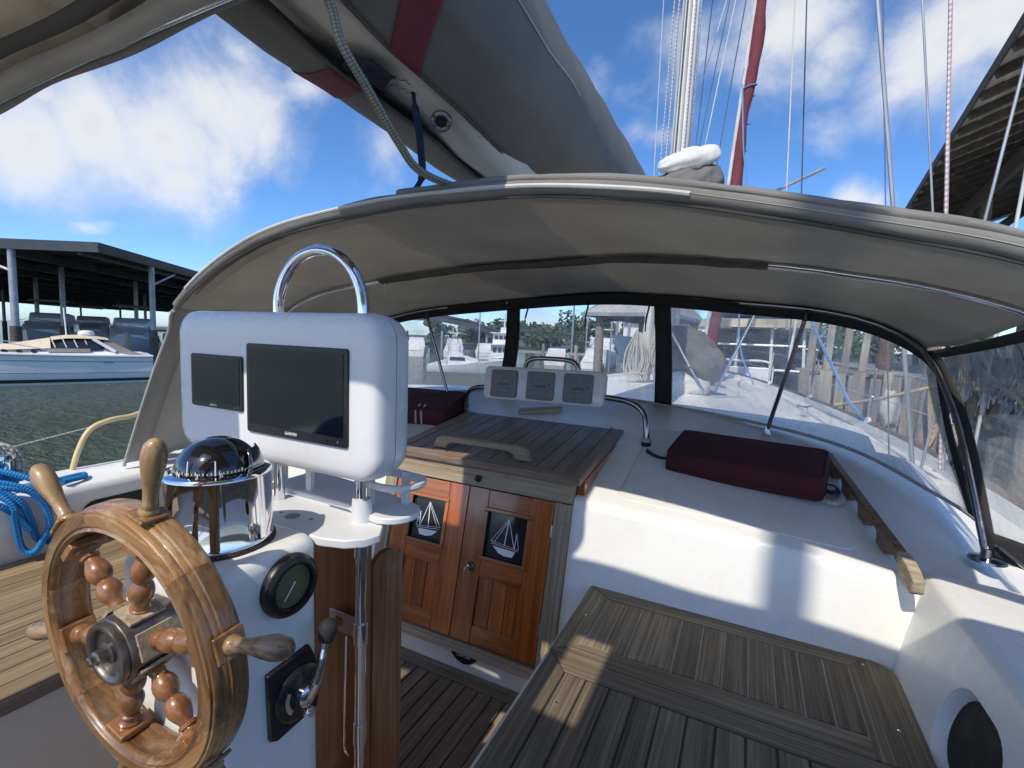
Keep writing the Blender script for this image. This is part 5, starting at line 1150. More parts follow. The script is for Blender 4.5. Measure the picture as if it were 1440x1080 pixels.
MB().tube([(-0.30, 5.6, -0.5), (0.0, 5.75, 0.3), (0.12, 5.8, 0.75)], 0.016, 8).build('support_pole', 'steel', fb)
MB().tube([(-0.42, 5.6, -0.5), (-0.85, 5.7, 0.2)], 0.014, 8).build('support_pole', 'steel', fb)
def blob(c, d, seed, amp, n=24, m_=14):
    rows = []
    for i in range(m_ + 1):
        e = -PI / 2 + PI * i / m_
        rows.append([(lambda q: V(c) + V((q.x * d[0], q.y * d[1], q.z * d[2])) * (1 + amp * noise.noise(V((q.x * 2 + seed, q.y * 2, q.z * 3)))))(V((math.cos(e) * math.cos(2 * PI * j / n), math.cos(e) * math.sin(2 * PI * j / n), math.sin(e)))) for j in range(n)])
    return MB().loft(rows)
fs = thing('furled_headsail', 'maroon furled headsail with white luff and blue lashing', 'furled sail', (-0.72, 9.0, -0.7))
def fsx(z): return -0.62 + 0.066 * (z + 0.2)
MB().tube([(fsx(z) + 0.02 * math.sin(z * 3), 9.0, z) for z in [-0.2 + 0.25 * i for i in range(50)]], [0.085 + 0.012 * math.sin(i * 1.9) + 0.012 * math.sin(i * 0.7) for i in range(50)], 14).build('sail_roll', 'canvas_maroon', fs)
MB().tube([(fsx(-0.7) - 0.10, 8.96, -0.7), (fsx(5) - 0.095, 8.96, 5), (fsx(12) - 0.09, 8.96, 12)], 0.028, 8).build('luff_tape', 'sail_white', fs)
for z0, tw in ((3.2, 1), (3.62, 1), (4.05, 2)):
    MB().tube([(fsx(z0 + 0.02 * i) + 0.105 * math.cos(i * 0.7), 9.0 + 0.105 * math.sin(i * 0.7), z0 + 0.018 * i) for i in range(tw * 6)], 0.011, 6).build('lashing', 'rope_light_blue', fs)
MB().tube(cr([(fsx(4.2) - 0.1, 8.88, 4.2), (fsx(3.3) + 0.05, 8.86, 3.2), (fsx(2.6) + 0.2, 8.86, 2.4), (fsx(2) + 0.3, 8.8, 0.2), (0.1, 8.6, -0.6)], 6), 0.012, 6).build('lashing_tail', 'rope_light_blue', fs)

def line(name, label, pts, r, mat='steel_dark', cat='stay'):
    o = MB().tube(pts, r, 6).build(name, mat); return tag(o, label, cat)
def ext(a, b, z0, z1):
    a, b = V(a), V(b); d = (b - a) / (b.z - a.z); return [a + d * (z0 - a.z), a, b, b + d * (z1 - b.z)]
# shrouds and lines at the right: measured at y = 4 .. 4.6, running from the rail up to the spreaders
line('shroud', 'thick grey shroud left of the roof edge', ext((0.772, 4.0, 0.944), (0.569, 4.0, 2.267), -0.75, 9), 0.013, 'galvanized')
line('shroud', 'thin dark shroud just left of the thick grey one', ext((0.735, 4.02, 0.95), (0.60, 4.02, 2.267), -0.75, 9), 0.004)
line('shroud', 'thin steel shroud between grey shroud and white halyard', ext((0.983, 4.0, 0.869), (0.803, 4.0, 2.207), -0.75, 9), 0.0065, 'galvanized')
line('halyard', 'white halyard with red flecks hanging before the wooden roof', ext((1.049, 4.0, 0.843), (0.944, 4.0, 2.171), -0.75, 9), 0.011, 'rope_red_fleck', 'halyard')
line('stay', 'pale steel stay crossing the roof from lower left', ext((1.231, 4.0, 0.787), (1.323, 4.0, 1.702), -0.8, 7), 0.0085, 'galvanized')
line('stay', 'cream coloured line at the far right before the roof', ext((1.379, 4.0, 0.736), (1.369 + 0.03, 4.0, 1.252), -0.8, 7), 0.0095, 'sail_white')
# lines between mast and headsail
line('stay', 'dark wire crossing behind the mast ropes', [(-1.02, 8.6, 3.0), (-0.55, 8.6, 6.4)], 0.008)
line('stay', 'white line beside the mast, slanting right', [(-0.93, 8.0, 2.3), (-0.48, 8.0, 5.6)], 0.008, 'sail_white')
line('stay', 'short white line crossing high between mast and headsail', [(-0.99, 8.2, 3.9), (-0.55, 8.2, 5.8)], 0.007, 'sail_white')
line('stay', 'dark stay close beside the mast', [(-1.12, 8.8, 2.0), (-0.95, 8.8, 6.0)], 0.010)
line('stay', 'dark stay just left of the maroon headsail', [(-0.86, 9.2, 2.0), (-0.42, 9.2, 6.4)], 0.010)
line('stay', 'thin white stay right of the maroon headsail', [(0.42, 10.5, 2.2), (0.22, 10.5, 7.0)], 0.012, 'sail_white')
line('stay', 'thin dark stay right of the maroon headsail', [(0.66, 10.5, -0.6), (0.66, 10.5, 2.4), (0.38, 10.5, 7.2)], 0.012)
line('topping_lift', 'thin white line rising beyond the boom cover', [(-0.86, 4.4, 1.25), (-0.80, 4.0, 3.4), (-0.72, 3.6, 6.0)], 0.004, 'sail_white', 'line')
line('dock_line', 'light blue mooring line slanting down through the starboard window', [(0.55, 7.6, 0.7), (1.0, 6.2, -0.55), (1.15, 5.9, -0.75)], 0.018, 'rope_light_blue', 'rope')
# neighbouring spreader pole
line('spreader', 'grey spreader pole of a far boat above the dodger', [(-0.2, 14, 3.7), (1.3, 14, 4.35)], 0.035, 'galvanized', 'pole')
# lifeline stanchions along the starboard rail
for i, (y, lab) in enumerate(((4.2, 'nearest stanchion on the starboard rail'), (5.9, 'second stanchion along the starboard rail'), (7.6, 'third stanchion along the starboard rail'), (9.6, 'farthest stanchion near the bow rail'))):
    p = min(RAILP, key=lambda q: abs(q.y - y)); t = thing('stanchion', 'thin white ' + lab, 'stanchion', p, None, 'rail stanchions')
    MB().tube([p + V((0, 0, 0.06)), p + V((0.02, 0, 0.62))], 0.013, 8).build('post', 'steel', t)
    MB().lathe([(0.04, 0), (0.035, 0.02), (0.018, 0.06), (0, 0.06)], Matrix.Translation(p + V((0, 0, 0.06))), 12).build('socket', 'white_paint', t)
for h, lab in ((0.60, 'upper wire lifeline along the starboard rail'), (0.33, 'lower wire lifeline along the starboard rail')):
    line('lifeline', lab, [p + V((0.02, 0, h)) for p in RAILP[8:]], 0.004, 'steel', 'wire')
# deck fittings on the side deck
ck = thing('cleat', 'small steel cleat on the white foredeck', 'cleat', (0.62, 6.4, -0.72))
MB().tube(cr([(0.54, 6.35, -0.65), (0.62, 6.4, -0.67), (0.70, 6.45, -0.65)], 5), [0.012] * 4 + [0.02] * 3 + [0.012] * 4, 8).build('horns', 'steel', ck)
MB().box((0.62, 6.4, -0.71), (0.06, 0.06, 0.08)).build('base', 'steel', ck, False, 0.01)
# right edge of the cockpit: white bag and black fitting on the coaming
bg = blob((1.0, 1.78, -0.60), (0.10, 0.10, 0.10), 31, 0.3).build('cloth_bag', 'sail_white', angle=70); tag(bg, 'crumpled white cloth on the coaming at the right edge', 'cloth')
wf = thing('coaming_winch', 'dark winch base at the right edge of the coaming', 'winch', (0.82, 1.56, -0.705))
MB().lathe([(0.075, 0), (0.07, 0.012), (0.05, 0.03), (0.045, 0.08), (0.055, 0.1), (0, 0.1)], Matrix.Translation((0.86, 1.58, -0.71)), 28).build('drum', 'steel_dark', wf)

# unseen pole added astern to drop a shadow band on the bulkhead
rpole = MB().tube([(-0.13, -3.2, -1.6), (-0.13, -3.2, 8.5)], 0.075, 14).build('shadow_pole', 'mast_white'); tag(rpole, 'unseen white pole added astern to cast a shadow on the bulkhead', 'pole')

wsp = thing('wrapped_spar', 'white canvas wrapped spar with coiled line seen in the middle window', 'spar', (-1.3, 6.7, -0.5))
rows = [[V((-1.30 + 0.08 * t + (0.075 + 0.02 * math.sin(t * 9) + 0.012 * math.sin(5 * a + t * 6)) * math.cos(a), 6.8 + (0.07 + 0.012 * math.sin(4 * a)) * math.sin(a), -0.52 + 1.7 * t)) for a in [2 * PI * j / 18 for j in range(18)]] for t in [i / 16 for i in range(17)]]
MB().loft(rows).build('wrap', 'sail_white', wsp, angle=75)
for i in range(9):
    q = random.Random(i + 50); e = lambda k: q.uniform(-k, k); a = 0.026 * i
    MB().tube(cr([(-1.42 + a * .25, 6.66 + e(.03), 0.14 + e(.05)), (-1.53 + a + e(.03), 6.64 + e(.03), -0.13 + e(.05)), (-1.56 + a * 1.1 + e(.03), 6.63 + e(.03), -0.36 + e(.06)), (-1.47 + a + e(.02), 6.63, -0.45 + e(.05)), (-1.42 + a + e(.02), 6.64 + e(.03), -0.22 + e(.06)), (-1.40 + a * .25, 6.66, 0.14)], 5), 0.011, 6).build('hung_coil', 'rope_white', wsp)

# ------------------------------------------------------------------ boats
def hull(L, B, fb_bow, fb_stern, M, n=14, tuck=0.25, flare=0.25, draft=0.35):
    """lofted hull, stern at local y = 0, bow at y = L; local z = 0 is the waterline"""
    rows = []
    for i in range(n + 1):
        t = i / n; w = B / 2 * (1 - max(0, (t - 0.35) / 0.65) ** 2.4) * (0.92 + 0.08 * min(1, t * 4)); s = fb_stern + (fb_bow - fb_stern) * t ** 1.6
        wl = max(0.0, w * (1 - flare * (0.3 + 0.9 * t))); y = L * t; rk = 0.10 * L * t ** 5
        w = max(w, 0.02); wl = max(wl, 0.01)
        sec = [(-w, s, rk), (-w * 0.985, s - 0.12, rk * 0.9), (-(w * 0.6 + wl * 0.4), s * 0.55, rk * 0.6), (-wl, 0.1, 0.15 * rk), (-wl * 0.9, -draft * 0.5, 0), (0, -draft, 0)]
        sec += [(-a, b, c) for a, b, c in sec[-2::-1]]
        rows.append([M @ V((a, y + c, b)) for a, b, c in sec])
    m = MB(); m.loft(rows, False, False); m.add(rows[0], [tuple(range(len(rows[0])))])
    return m, rows
def deck_of(rows): return MB().grid([[r[0], r[0].lerp(r[-1], 0.5) + V((0, 0, 0.05)), r[-1]] for r in rows])
def cabin(M, secs, n=4):
    """superstructure from (y, half width bottom, half width top, z bottom, z top)"""
    rows = [[M @ V(p) for p in ((-wb, y, zb), (-wt, y, zt - 0.06), (-wt + 0.12, y, zt), (wt - 0.12, y, zt), (wt, y, zt - 0.06), (wb, y, zb))] for y, wb, wt, zb, zt in secs]
    m = MB(); m.loft(rows, True, True); return m
def sidewin(M, t, s, quads, mat='window_dark'):
    for q in quads:
        pts = [M @ V((s * x, y, z)) for x, y, z in q]; off = (M.to_3x3() @ V((s, 0, 0))).normalized() * 0.015
        MB().hexa(pts, [p + off for p in pts]).build('window', mat, t, False)
def at(x, y, ang, z=WATER): return Matrix.Translation((x, y, z)) @ Matrix.Rotation(R(ang), 4, 'Z')

# express cruiser at the left, side on
ey = thing('motor_yacht', 'white express motor yacht with cream covers before the dark shed', 'yacht', (-22.4, 11.2, WATER), Matrix.Rotation(R(161), 3, 'Z'))
M = WM[ey] @ Matrix.Diagonal((0.9, 0.9, 0.82, 1))
hm_, hr_ = hull(9.2, 3.3, 1.62, 1.28, M, 16, flare=0.18)
hm_.build('hull', 'boat_blue_white', ey, angle=45); deck_of(hr_).build('deck', 'boat_white', ey)
MB().grid([[p for p in [r[3].lerp(r[2], 0.02 + 0.22 * i) + (r[3] - r[-4]).normalized() * 0.02 for r in hr_]] for i in (0, 1)]).build('boot_stripe', 'boot_black', ey)
MB().tube([r[0] + V((0, 0, -0.02)) for r in hr_], 0.05, 6).build('rub_rail', 'boat_white', ey)
MB().tube([r[-1] + V((0, 0, -0.02)) for r in hr_], 0.05, 6).build('rub_rail', 'boat_white', ey)
for i0, tt in ((1, 0.35), (2, 0.3)):
    for sd in (0, 1): MB().tube([(r[i0].lerp(r[i0 + 1], tt) if sd == 0 else r[-1 - i0].lerp(r[-2 - i0], tt)) for r in hr_], 0.018, 6).build('crease_line', 'galvanized', ey)
def yz(secs): return [(y * 0.76, a, b, 1.27 + (c - 1.27) * 0.72, 1.27 + (d - 1.27) * 0.72) for y, a, b, c, d in secs]
cabin(M, yz([(0.9, 1.4, 1.25, 1.24, 1.42), (1.8, 1.4, 1.2, 1.24, 1.6), (2.6, 1.38, 1.1, 1.25, 1.75), (4.4, 1.3, 1.0, 1.26, 1.78), (6.2, 1.05, 0.7, 1.3, 1.7), (8.0, 0.6, 0.3, 1.4, 1.6)])).build('coachroof', 'boat_white', ey)
cabin(M, yz([(2.2, 1.22, 0.98, 1.6, 2.3), (2.8, 1.24, 1.0, 1.6, 2.4), (3.6, 1.22, 0.96, 1.6, 2.36), (4.4, 1.14, 0.84, 1.6, 2.2), (5.0, 1.0, 0.7, 1.65, 1.98), (5.5, 0.9, 0.6, 1.65, 1.8)])).build('windscreen', 'window_dark', ey)
cabin(M, yz([(1.9, 1.05, 0.95, 2.26, 2.36), (2.3, 1.08, 0.95, 2.30, 2.45), (2.9, 1.08, 0.95, 2.33, 2.5), (3.6, 1.05, 0.9, 2.32, 2.47), (4.2, 0.98, 0.8, 2.2, 2.34)])).build('hardtop_cover', 'canvas_cream', ey)
cabin(M, yz([(4.25, 1.2, 0.9, 1.7, 2.27), (4.7, 1.15, 0.82, 1.68, 2.16), (5.2, 1.08, 0.72, 1.64, 2.03), (5.8, 1.0, 0.6, 1.6, 1.9), (6.6, 0.8, 0.45, 1.56, 1.76), (7.2, 0.6, 0.35, 1.54, 1.66)])).build('foredeck_cover', 'canvas_cream', ey)
cabin(M, yz([(0.35, 1.36, 1.3, 1.27, 1.32), (0.9, 1.34, 1.2, 1.28, 1.55), (1.5, 1.3, 1.08, 1.3, 1.98), (2.1, 1.24, 1.0, 1.35, 2.3)])).build('aft_canvas', 'canvas_taupe', ey)
for s in (-1, 1):
    sidewin(M, ey, s, [[(1.27, 2.05, 1.42), (1.2, 3.35, 1.42), (1.16, 3.3, 1.58), (1.24, 2.05, 1.58)]], 'canvas_taupe')
    MB().tube([M @ V((s * 1.28, 1.25, 1.45)), M @ V((s * 1.12, 1.95, 2.02))], 0.06, 8).build('arch_leg', 'boat_blue_white', ey)
    for y in (3.7, 4.1, 4.5): MB().lathe([(0.09, 0), (0.09, 0.03), (0, 0.03)], M @ axes((0, 1, 0), (0, 0.3, 1), (s, 0, 0.3), (s * (1.22 - 0.13 * (y - 3.7)), y, 1.44)), 14).build('porthole', 'window_dark', ey)
    for k in range(4): MB().tube([M @ V((s * 1.16, 2.1 + k * 0.33, 1.62)), M @ V((s * 1.02, 2.2 + k * 0.33, 1.98))], 0.016, 6).build('window_frame', 'boat_white', ey)
    MB().box(M @ V((s * 1.56, 1.8, 0.98)), (0.8, 0.03, 0.07), (M.to_3x3().normalized() @ Matrix.Rotation(PI / 2, 3, 'Z'))).build('vent_strip', 'galvanized', ey, False)
    MB().tube([M @ V((s * w, y, z)) for w, y, z in ((1.5, 3.2, 1.5), (1.45, 4.2, 1.75), (1.3, 5.6, 1.9), (0.9, 7.4, 2.05), (0.1, 9.3, 2.2))], 0.015, 6).build('bow_rail', 'steel', ey)
MB().tube([M @ V((0.3, 2.7, 2.1)), M @ V((0.35, 2.75, 3.4))], 0.025, 6).build('antenna', 'white_paint', ey)
MB().lathe([(0.24, 0), (0.28, 0.08), (0.25, 0.2), (0.1, 0.25), (0, 0.25)], M @ Matrix.Translation((-0.3, 2.1, 2.14)), 20).build('radar_dome', 'white_paint', ey)
MB().box(M @ V((0, -0.35, 0.18)), (2.6, 0.8, 0.1), M.to_3x3()).build('swim_platform', 'boat_white', ey, False, 0.03)

def cruiser(name, label, x, y, ang, L, hullmat='boat_white', cover='canvas_navy', tower=True, cat='boat', fly=True, grp=None):
    t = thing(name, label, cat, (x, y, WATER), Matrix.Rotation(R(ang), 3, 'Z'), grp); M = WM[t]; k = L / 12.0
    S = Matrix.Scale(k, 4); M = M @ S
    h_, r_ = hull(12, 4.2, 2.3, 1.1, M, 12); h_.build('hull', hullmat, t, angle=45); deck_of(r_).build('deck', 'boat_white', t)
    cabin(M, [(3.4, 1.75, 1.6, 1.3, 2.9), (6.0, 1.75, 1.55, 1.5, 2.95), (7.4, 1.6, 1.2, 1.7, 2.6), (8.6, 1.3, 0.9, 1.9, 2.25)]).build('deckhouse', 'boat_white', t)
    for s in (-1, 1): sidewin(M, t, s, [[(1.72, 3.8, 2.1), (1.7, 6.4, 2.1), (1.6, 6.3, 2.65), (1.64, 3.8, 2.65)]])
    q = [(-1.2, 7.45, 2.0), (1.2, 7.45, 2.0), (1.0, 7.05, 2.6), (-1.0, 7.05, 2.6)]; pts = [M @ V(p) for p in q]
    MB().hexa(pts, [p + M.to_3x3() @ V((0, 0.03, 0.02)) for p in pts]).build('windscreen', 'window_dark', t, False)
    if fly:
        cabin(M, [(3.6, 1.5, 1.4, 2.9, 3.6), (5.2, 1.5, 1.35, 2.9, 3.7), (6.0, 1.2, 1.0, 2.9, 3.2)]).build('flybridge', 'boat_white', t)
        cabin(M, [(3.3, 1.45, 1.4, 4.7, 4.85), (5.6, 1.45, 1.3, 4.7, 4.85)]).build('bimini_top', cover, t)
    if tower:
        for s in (-1, 1):
            for yy in (3.5, 5.3): MB().tube([M @ V((s * 1.35, yy, 2.9)), M @ V((s * 1.1, yy, 4.8)), M @ V((s * 0.7, 4.4, 6.6))], 0.045 * k, 6).build('tower_leg', 'steel', t)
        MB().box(M @ V((0, 4.4, 6.6)), (1.6 * k, 1.0 * k, 0.08 * k), M.to_3x3().normalized()).build('tower_deck', 'boat_white', t, False)
        for s in (-1, 1): MB().tube([M @ V((s * 1.5, 4, 3.2)), M @ V((s * 2.6, 1.5, 10))], 0.03 * k, 6).build('outrigger', 'steel', t)
    cabin(M, [(0.1, 1.9, 1.85, 1.05, 1.3), (3.3, 1.85, 1.75, 1.15, 2.2)]).build('cockpit_cover', cover, t)
    for s in (-1, 1):
        MB().tube([M @ V((s * w, yy, z)) for w, yy, z in ((1.7, 6.5, 2.5), (1.55, 8.5, 2.75), (1.0, 10.6, 2.95), (0.1, 12.6, 3.1))], 0.025 * k, 6).build('bow_rail', 'steel', t)
    return t
cruiser('sport_fisher', 'white sport fishing boat with tower and cover, port window view', -18.2, 25.0, -62, 4.4, cover='sail_white')
cruiser('motor_cruiser', 'white motor cruiser with dark cover under the shed, near post', -33.5, 21.0, 236, 8.5, cover='canvas_navy', tower=False)
cruiser('motor_cruiser', 'white cruiser with dark bimini behind the cream covered yacht', -39.0, 19.0, 240, 8.5, cover='boot_black', tower=False)
cruiser('motor_cruiser', 'far white cruiser at the left edge under the shed', -46.0, 17.5, 240, 9, cover='canvas_taupe', tower=False)
nb = thing('cabin_cruiser', 'neighbouring cruiser stern with dark enclosure and beige top, starboard window', 'boat', (0.05, 12.6, WATER), Matrix.Rotation(R(-3), 3, 'Z')); M = WM[nb]
h_, r_ = hull(9, 3.0, 1.9, 1.25, M, 12); h_.build('hull', 'boat_white', nb, angle=45); deck_of(r_).build('deck', 'boat_white', nb)
cabin(M, [(0.9, 1.15, 1.0, 1.25, 2.75), (3.6, 1.15, 1.0, 1.25, 2.85)]).build('enclosure', 'window_dark', nb)
cabin(M, [(0.6, 1.3, 1.25, 2.78, 2.98), (3.9, 1.3, 1.2, 2.88, 3.08)]).build('hard_top', 'canvas_cream', nb)
for x in (-1.12, -0.4, 0.4, 1.12): MB().tube([M @ V((x, 0.86, 1.25)), M @ V((x * 0.93, 0.86, 2.8))], 0.035, 8).build('frame_post', 'boat_white', nb)
for z in (1.75, 2.35): MB().tube([M @ V((-1.1, 0.85, z)), M @ V((1.1, 0.85, z))], 0.03, 8).build('frame_rail', 'boat_white', nb)
MB().box(M @ V((-0.25, 0.35, 1.62)), (1.3, 0.12, 0.4), M.to_3x3()).build('stern_bench', 'boat_white', nb, False, 0.03)
MB().tube(cr([M @ V(p) for p in ((-0.95, 0.3, 1.4), (-0.9, 0.3, 1.92), (-0.25, 0.3, 1.96), (0.4, 0.3, 1.92), (0.45, 0.3, 1.4))], 5), 0.03, 8).build('bench_rail', 'white_paint', nb)
blob(M @ V((-0.1, 0.1, 1.36)), (0.42, 0.22, 0.2), 9, 0.15).build('navy_cover', 'canvas_navy', nb, angle=70)
cabin(M, [(1.2, 0.95, 0.9, 3.1, 3.6), (2.8, 0.95, 0.9, 3.1, 3.7)]).build('flybridge_cover', 'canvas_navy', nb)
for s in (-1, 1): MB().tube(cr([M @ V((s * 1.35, y, z)) for y, z in ((0.1, 1.3), (0.15, 2.0), (0.6, 2.05), (1.4, 2.02), (1.5, 1.4))], 5), 0.02, 6).build('side_rail', 'steel', nb)
MB().tube([M @ V((0.7, 0.3, 1.3)), M @ V((0.95, 0.7, 4.0))], 0.03, 6).build('antenna', 'white_paint', nb)
cruiser('motor_cruiser', 'small white cruiser moored ahead in middle window', -13.5, 47.0, 200, 8.5, tower=False, cover='sail_white')
cruiser('motor_cruiser', 'white cruiser with navy top far ahead beside the light poles', -9.0, 50.0, 190, 9.0, tower=False)

# multi-deck trawler beyond the port window
tw = thing('trawler_yacht', 'tall white trawler yacht with stacked decks beyond the port window', 'yacht', (-16.6, 32.0, WATER), Matrix.Rotation(R(24), 3, 'Z')); M = WM[tw] @ Matrix.Scale(0.44, 4)
h_, r_ = hull(15, 5.0, 2.8, 1.6, M, 12); h_.build('hull', 'boat_white', tw, angle=45); deck_of(r_).build('deck', 'boat_white', tw)
for k, (y0, y1, w, z0, z1) in enumerate(((1.0, 11.5, 2.1, 1.7, 3.9), (2.5, 10.2, 1.9, 3.95, 5.9))):
    cabin(M, [(y0, w, w - 0.05, z0, z1), (y1 - 0.8, w, w - 0.05, z0, z1), (y1, w * 0.8, w * 0.7, z0, z1 - 0.2)]).build('deckhouse', 'boat_white', tw)
    cabin(M, [(y0 - 0.8, w + 0.35, w + 0.35, z1, z1 + 0.16), (y1 + 0.2, w + 0.2, w + 0.2, z1, z1 + 0.16)]).build('deck_edge', 'boat_white', tw)
    for s in (-1, 1):
        for i in range(6):
            ya = y0 + 0.5 + i * (y1 - y0 - 2) / 6; sidewin(M, tw, s, [[(w - 0.015, ya, z0 + 0.9), (w - 0.015, ya + 0.95, z0 + 0.9), (w - 0.05, ya + 0.95, z1 - 0.4), (w - 0.05, ya, z1 - 0.4)]])
    for i in range(4):
        xa = -w * 0.8 + i * w * 0.42; q = [(xa, y0 - 0.005, z0 + 0.9), (xa + w * 0.3, y0 - 0.005, z0 + 0.9), (xa + w * 0.3, y0 - 0.005, z1 - 0.4), (xa, y0 - 0.005, z1 - 0.4)]; pts = [M @ V(p) for p in q]
        MB().hexa(pts, [p + M.to_3x3() @ V((0, -0.03, 0)) for p in pts]).build('window', 'window_dark', tw, False)
cabin(M, [(4.2, 0.7, 0.6, 6.0, 7.0), (5.6, 0.7, 0.5, 6.0, 7.0)]).build('funnel', 'boat_white', tw)
MB().tube([M @ V((0, 4.9, 7)), M @ V((0, 4.9, 9.5))], 0.07, 6).build('mast', 'white_paint', tw)
MB().tube([M @ V((-1.1, 4.9, 8.2)), M @ V((1.1, 4.9, 8.2))], 0.05, 6).build('crosstree', 'white_paint', tw)

# ------------------------------------------------------------------ covered dock at the left
sh = thing('covered_dock', 'long dark covered dock shed with grey metal fascia', 'shed', (-25, 12, WATER))
c0 = V((-23.9, 10.3, 3.12)); ea = V((-0.89, -0.46, 0)).normalized(); eb = V((-0.62, 0.785, 0)).normalized()
LA, LB = 60.0, 90.0
def sp(a, b, h): return c0 + ea * a + eb * b + V((0, 0, h))
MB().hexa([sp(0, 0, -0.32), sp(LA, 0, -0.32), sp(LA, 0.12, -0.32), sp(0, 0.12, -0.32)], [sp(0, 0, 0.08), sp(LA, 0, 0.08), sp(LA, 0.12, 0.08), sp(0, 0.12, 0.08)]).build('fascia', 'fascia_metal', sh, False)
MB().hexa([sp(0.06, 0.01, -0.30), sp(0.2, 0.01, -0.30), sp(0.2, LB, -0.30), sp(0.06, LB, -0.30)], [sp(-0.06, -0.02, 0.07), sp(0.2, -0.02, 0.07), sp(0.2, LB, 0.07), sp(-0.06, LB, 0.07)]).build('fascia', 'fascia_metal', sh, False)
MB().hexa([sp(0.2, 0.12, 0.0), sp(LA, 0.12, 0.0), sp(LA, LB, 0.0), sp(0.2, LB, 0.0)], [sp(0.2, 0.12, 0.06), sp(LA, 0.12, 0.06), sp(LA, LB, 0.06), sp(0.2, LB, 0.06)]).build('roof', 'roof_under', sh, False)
for i in range(16):
    a = 0.8 + i * 3.6; MB().hexa([sp(a, 0.2, -0.42), sp(a + 0.16, 0.2, -0.42), sp(a + 0.16, LB, -0.42), sp(a, LB, -0.42)], [sp(a, 0.2, -0.003), sp(a + 0.16, 0.2, -0.003), sp(a + 0.16, LB, -0.003), sp(a, LB, -0.003)]).build('beam', 'fascia_metal', sh, False)
for i in range(30):
    b = 1.2 + i * 3.0; MB().hexa([sp(0.25, b, -0.16), sp(LA, b, -0.16), sp(LA, b + 0.07, -0.16), sp(0.25, b + 0.07, -0.16)], [sp(0.25, b, -0.006), sp(LA, b, -0.006), sp(LA, b + 0.07, -0.006), sp(0.25, b + 0.07, -0.006)]).build('purlin', 'roof_under', sh, False)
for a, b in ((3.6, 0.2), (10.8, 0.2), (18, 0.2), (25, 0.2), (0.25, 4.6), (0.25, 9.6), (0.25, 15), (7, 8), (14, 8), (22, 8), (7, 15.5), (14, 15.5), (22, 15.5), (0.25, 24), (0.25, 36), (0.25, 50), (0.25, 68), (14, 30), (28, 30), (14, 50), (28, 50), (40, 60)):
    p = sp(a, b, 0); MB().tube([V((p.x, p.y, WATER - 0.5)), V((p.x, p.y, 3.0))], 0.13, 10).build('post', 'galvanized', sh)
    MB().tube([V((p.x, p.y, WATER - 0.5)), V((p.x, p.y, WATER + 2.0))], 0.19, 10).build('piling', 'old_beam', sh)
for a, b in ((0.25, 4.6), (0.25, 9.6), (3.6, 0.2), (10.8, 0.2)):
    p = sp(a, b, -1.2); q = sp(a + 2.2, b, -0.4) if b < 1 else sp(a, b + 2.4, -0.4); MB().tube([p, q], 0.06, 6).build('brace', 'galvanized', sh)
MB().hexa([sp(1, 1, -5.0), sp(LA, 1, -5.0), sp(LA, 2.2, -5.0), sp(1, 2.2, -5.0)], [sp(1, 1, -4.8), sp(LA, 1, -4.8), sp(LA, 2.2, -4.8), sp(1, 2.2, -4.8)]).build('walkway', 'dock_wood', sh, False)
for lab, a, b in (('first grey mooring piling beside the shed post', 0.8, 3.2), ('second mooring piling beside the shed post', 0.4, 6.2), ('third mooring piling in the shed shade', 0.9, 7.6)):
    p = sp(a, b, 0); o = MB().tube([V((p.x, p.y, WATER - 0.5)), V((p.x, p.y, -0.55)), V((p.x, p.y, -0.45))], [0.17, 0.16, 0.1], 10).build('mooring_piling', 'dock_wood'); tag(o, lab, 'piling', 'mooring pilings')

# arched shed beyond the port window
vs_ = thing('vault_shed', 'dark curved roof shed far beyond the port window', 'shed', (-34, 46, WATER))
prof = [(-14, 0.2), (-11, 1.1), (-7, 1.9), (-2.5, 2.35), (2.5, 2.35), (6, 1.8), (9, 0.9), (11.5, -0.3)]
Mv = at(-38, 50, 34, -0.15)
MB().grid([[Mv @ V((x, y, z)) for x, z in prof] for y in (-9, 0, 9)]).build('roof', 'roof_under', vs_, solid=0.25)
MB().prism(prof + [(x, z - 0.7) for x, z in prof[::-1]], Mv @ axes((1, 0, 0), (0, 0, 1), (0, -1, 0), (0, -8.8, 0)), 0, 0.15).build('gable', 'fascia_metal', vs_, False)
for x in (-12, -7, -2, 3, 8):
    for y in (-8.5, 7): p = Mv @ V((x, y, 0)); MB().tube([V((p.x, p.y, WATER - .5)), p + V((0, 0, 0.6))], 0.14, 8).build('post', 'galvanized', vs_)

# boat-lift house ahead
lh = thing('lift_house', 'small grey hip roofed boat lift house on wooden posts', 'boat house', (-4.4, 19.5, WATER))
def lp(x, y, z): return at(-4.15, 19.5, -6, 0) @ V((x * 0.72, y, z * 0.92 + 0.02))
ev = [lp(-1.9, -2.2, 1.05), lp(2.6, -2.2, 1.05), lp(2.6, 4, 1.05), lp(-1.9, 4, 1.05)]; rd = [lp(0.2, 0.6, 2.9), lp(0.8, 1.4, 2.9)]
MB().add([*ev, *rd], [(0, 1, 5, 4), (1, 2, 5), (2, 3, 4, 5), (3, 0, 4)]).build('roof', 'shingle_grey', lh, False, solid=0.1)
for a, b in zip(ev, ev[1:] + ev[:1]): MB().tube([a, b], 0.09, 4).build('eave', 'galvanized', lh, False)
for x, y in ((-1.1, -1.8), (2.1, -1.8), (0.7, 3.4), (-1.1, 3.4), (2.1, 3.4)):
    p = lp(x, y, 0); MB().tube([V((p.x, p.y, WATER - 0.5)), p + V((0, 0, 1.05))], 0.17, 10).build('post', 'dock_wood', lh)
MB().tube([lp(-1.6, -1.7, 0.72), lp(-0.5, -1.7, 0.85), lp(0.9, -1.7, 0.85), lp(1.4, -1.7, 0.55)], 0.05, 8).build('blue_pipe', 'blue_paint', lh)
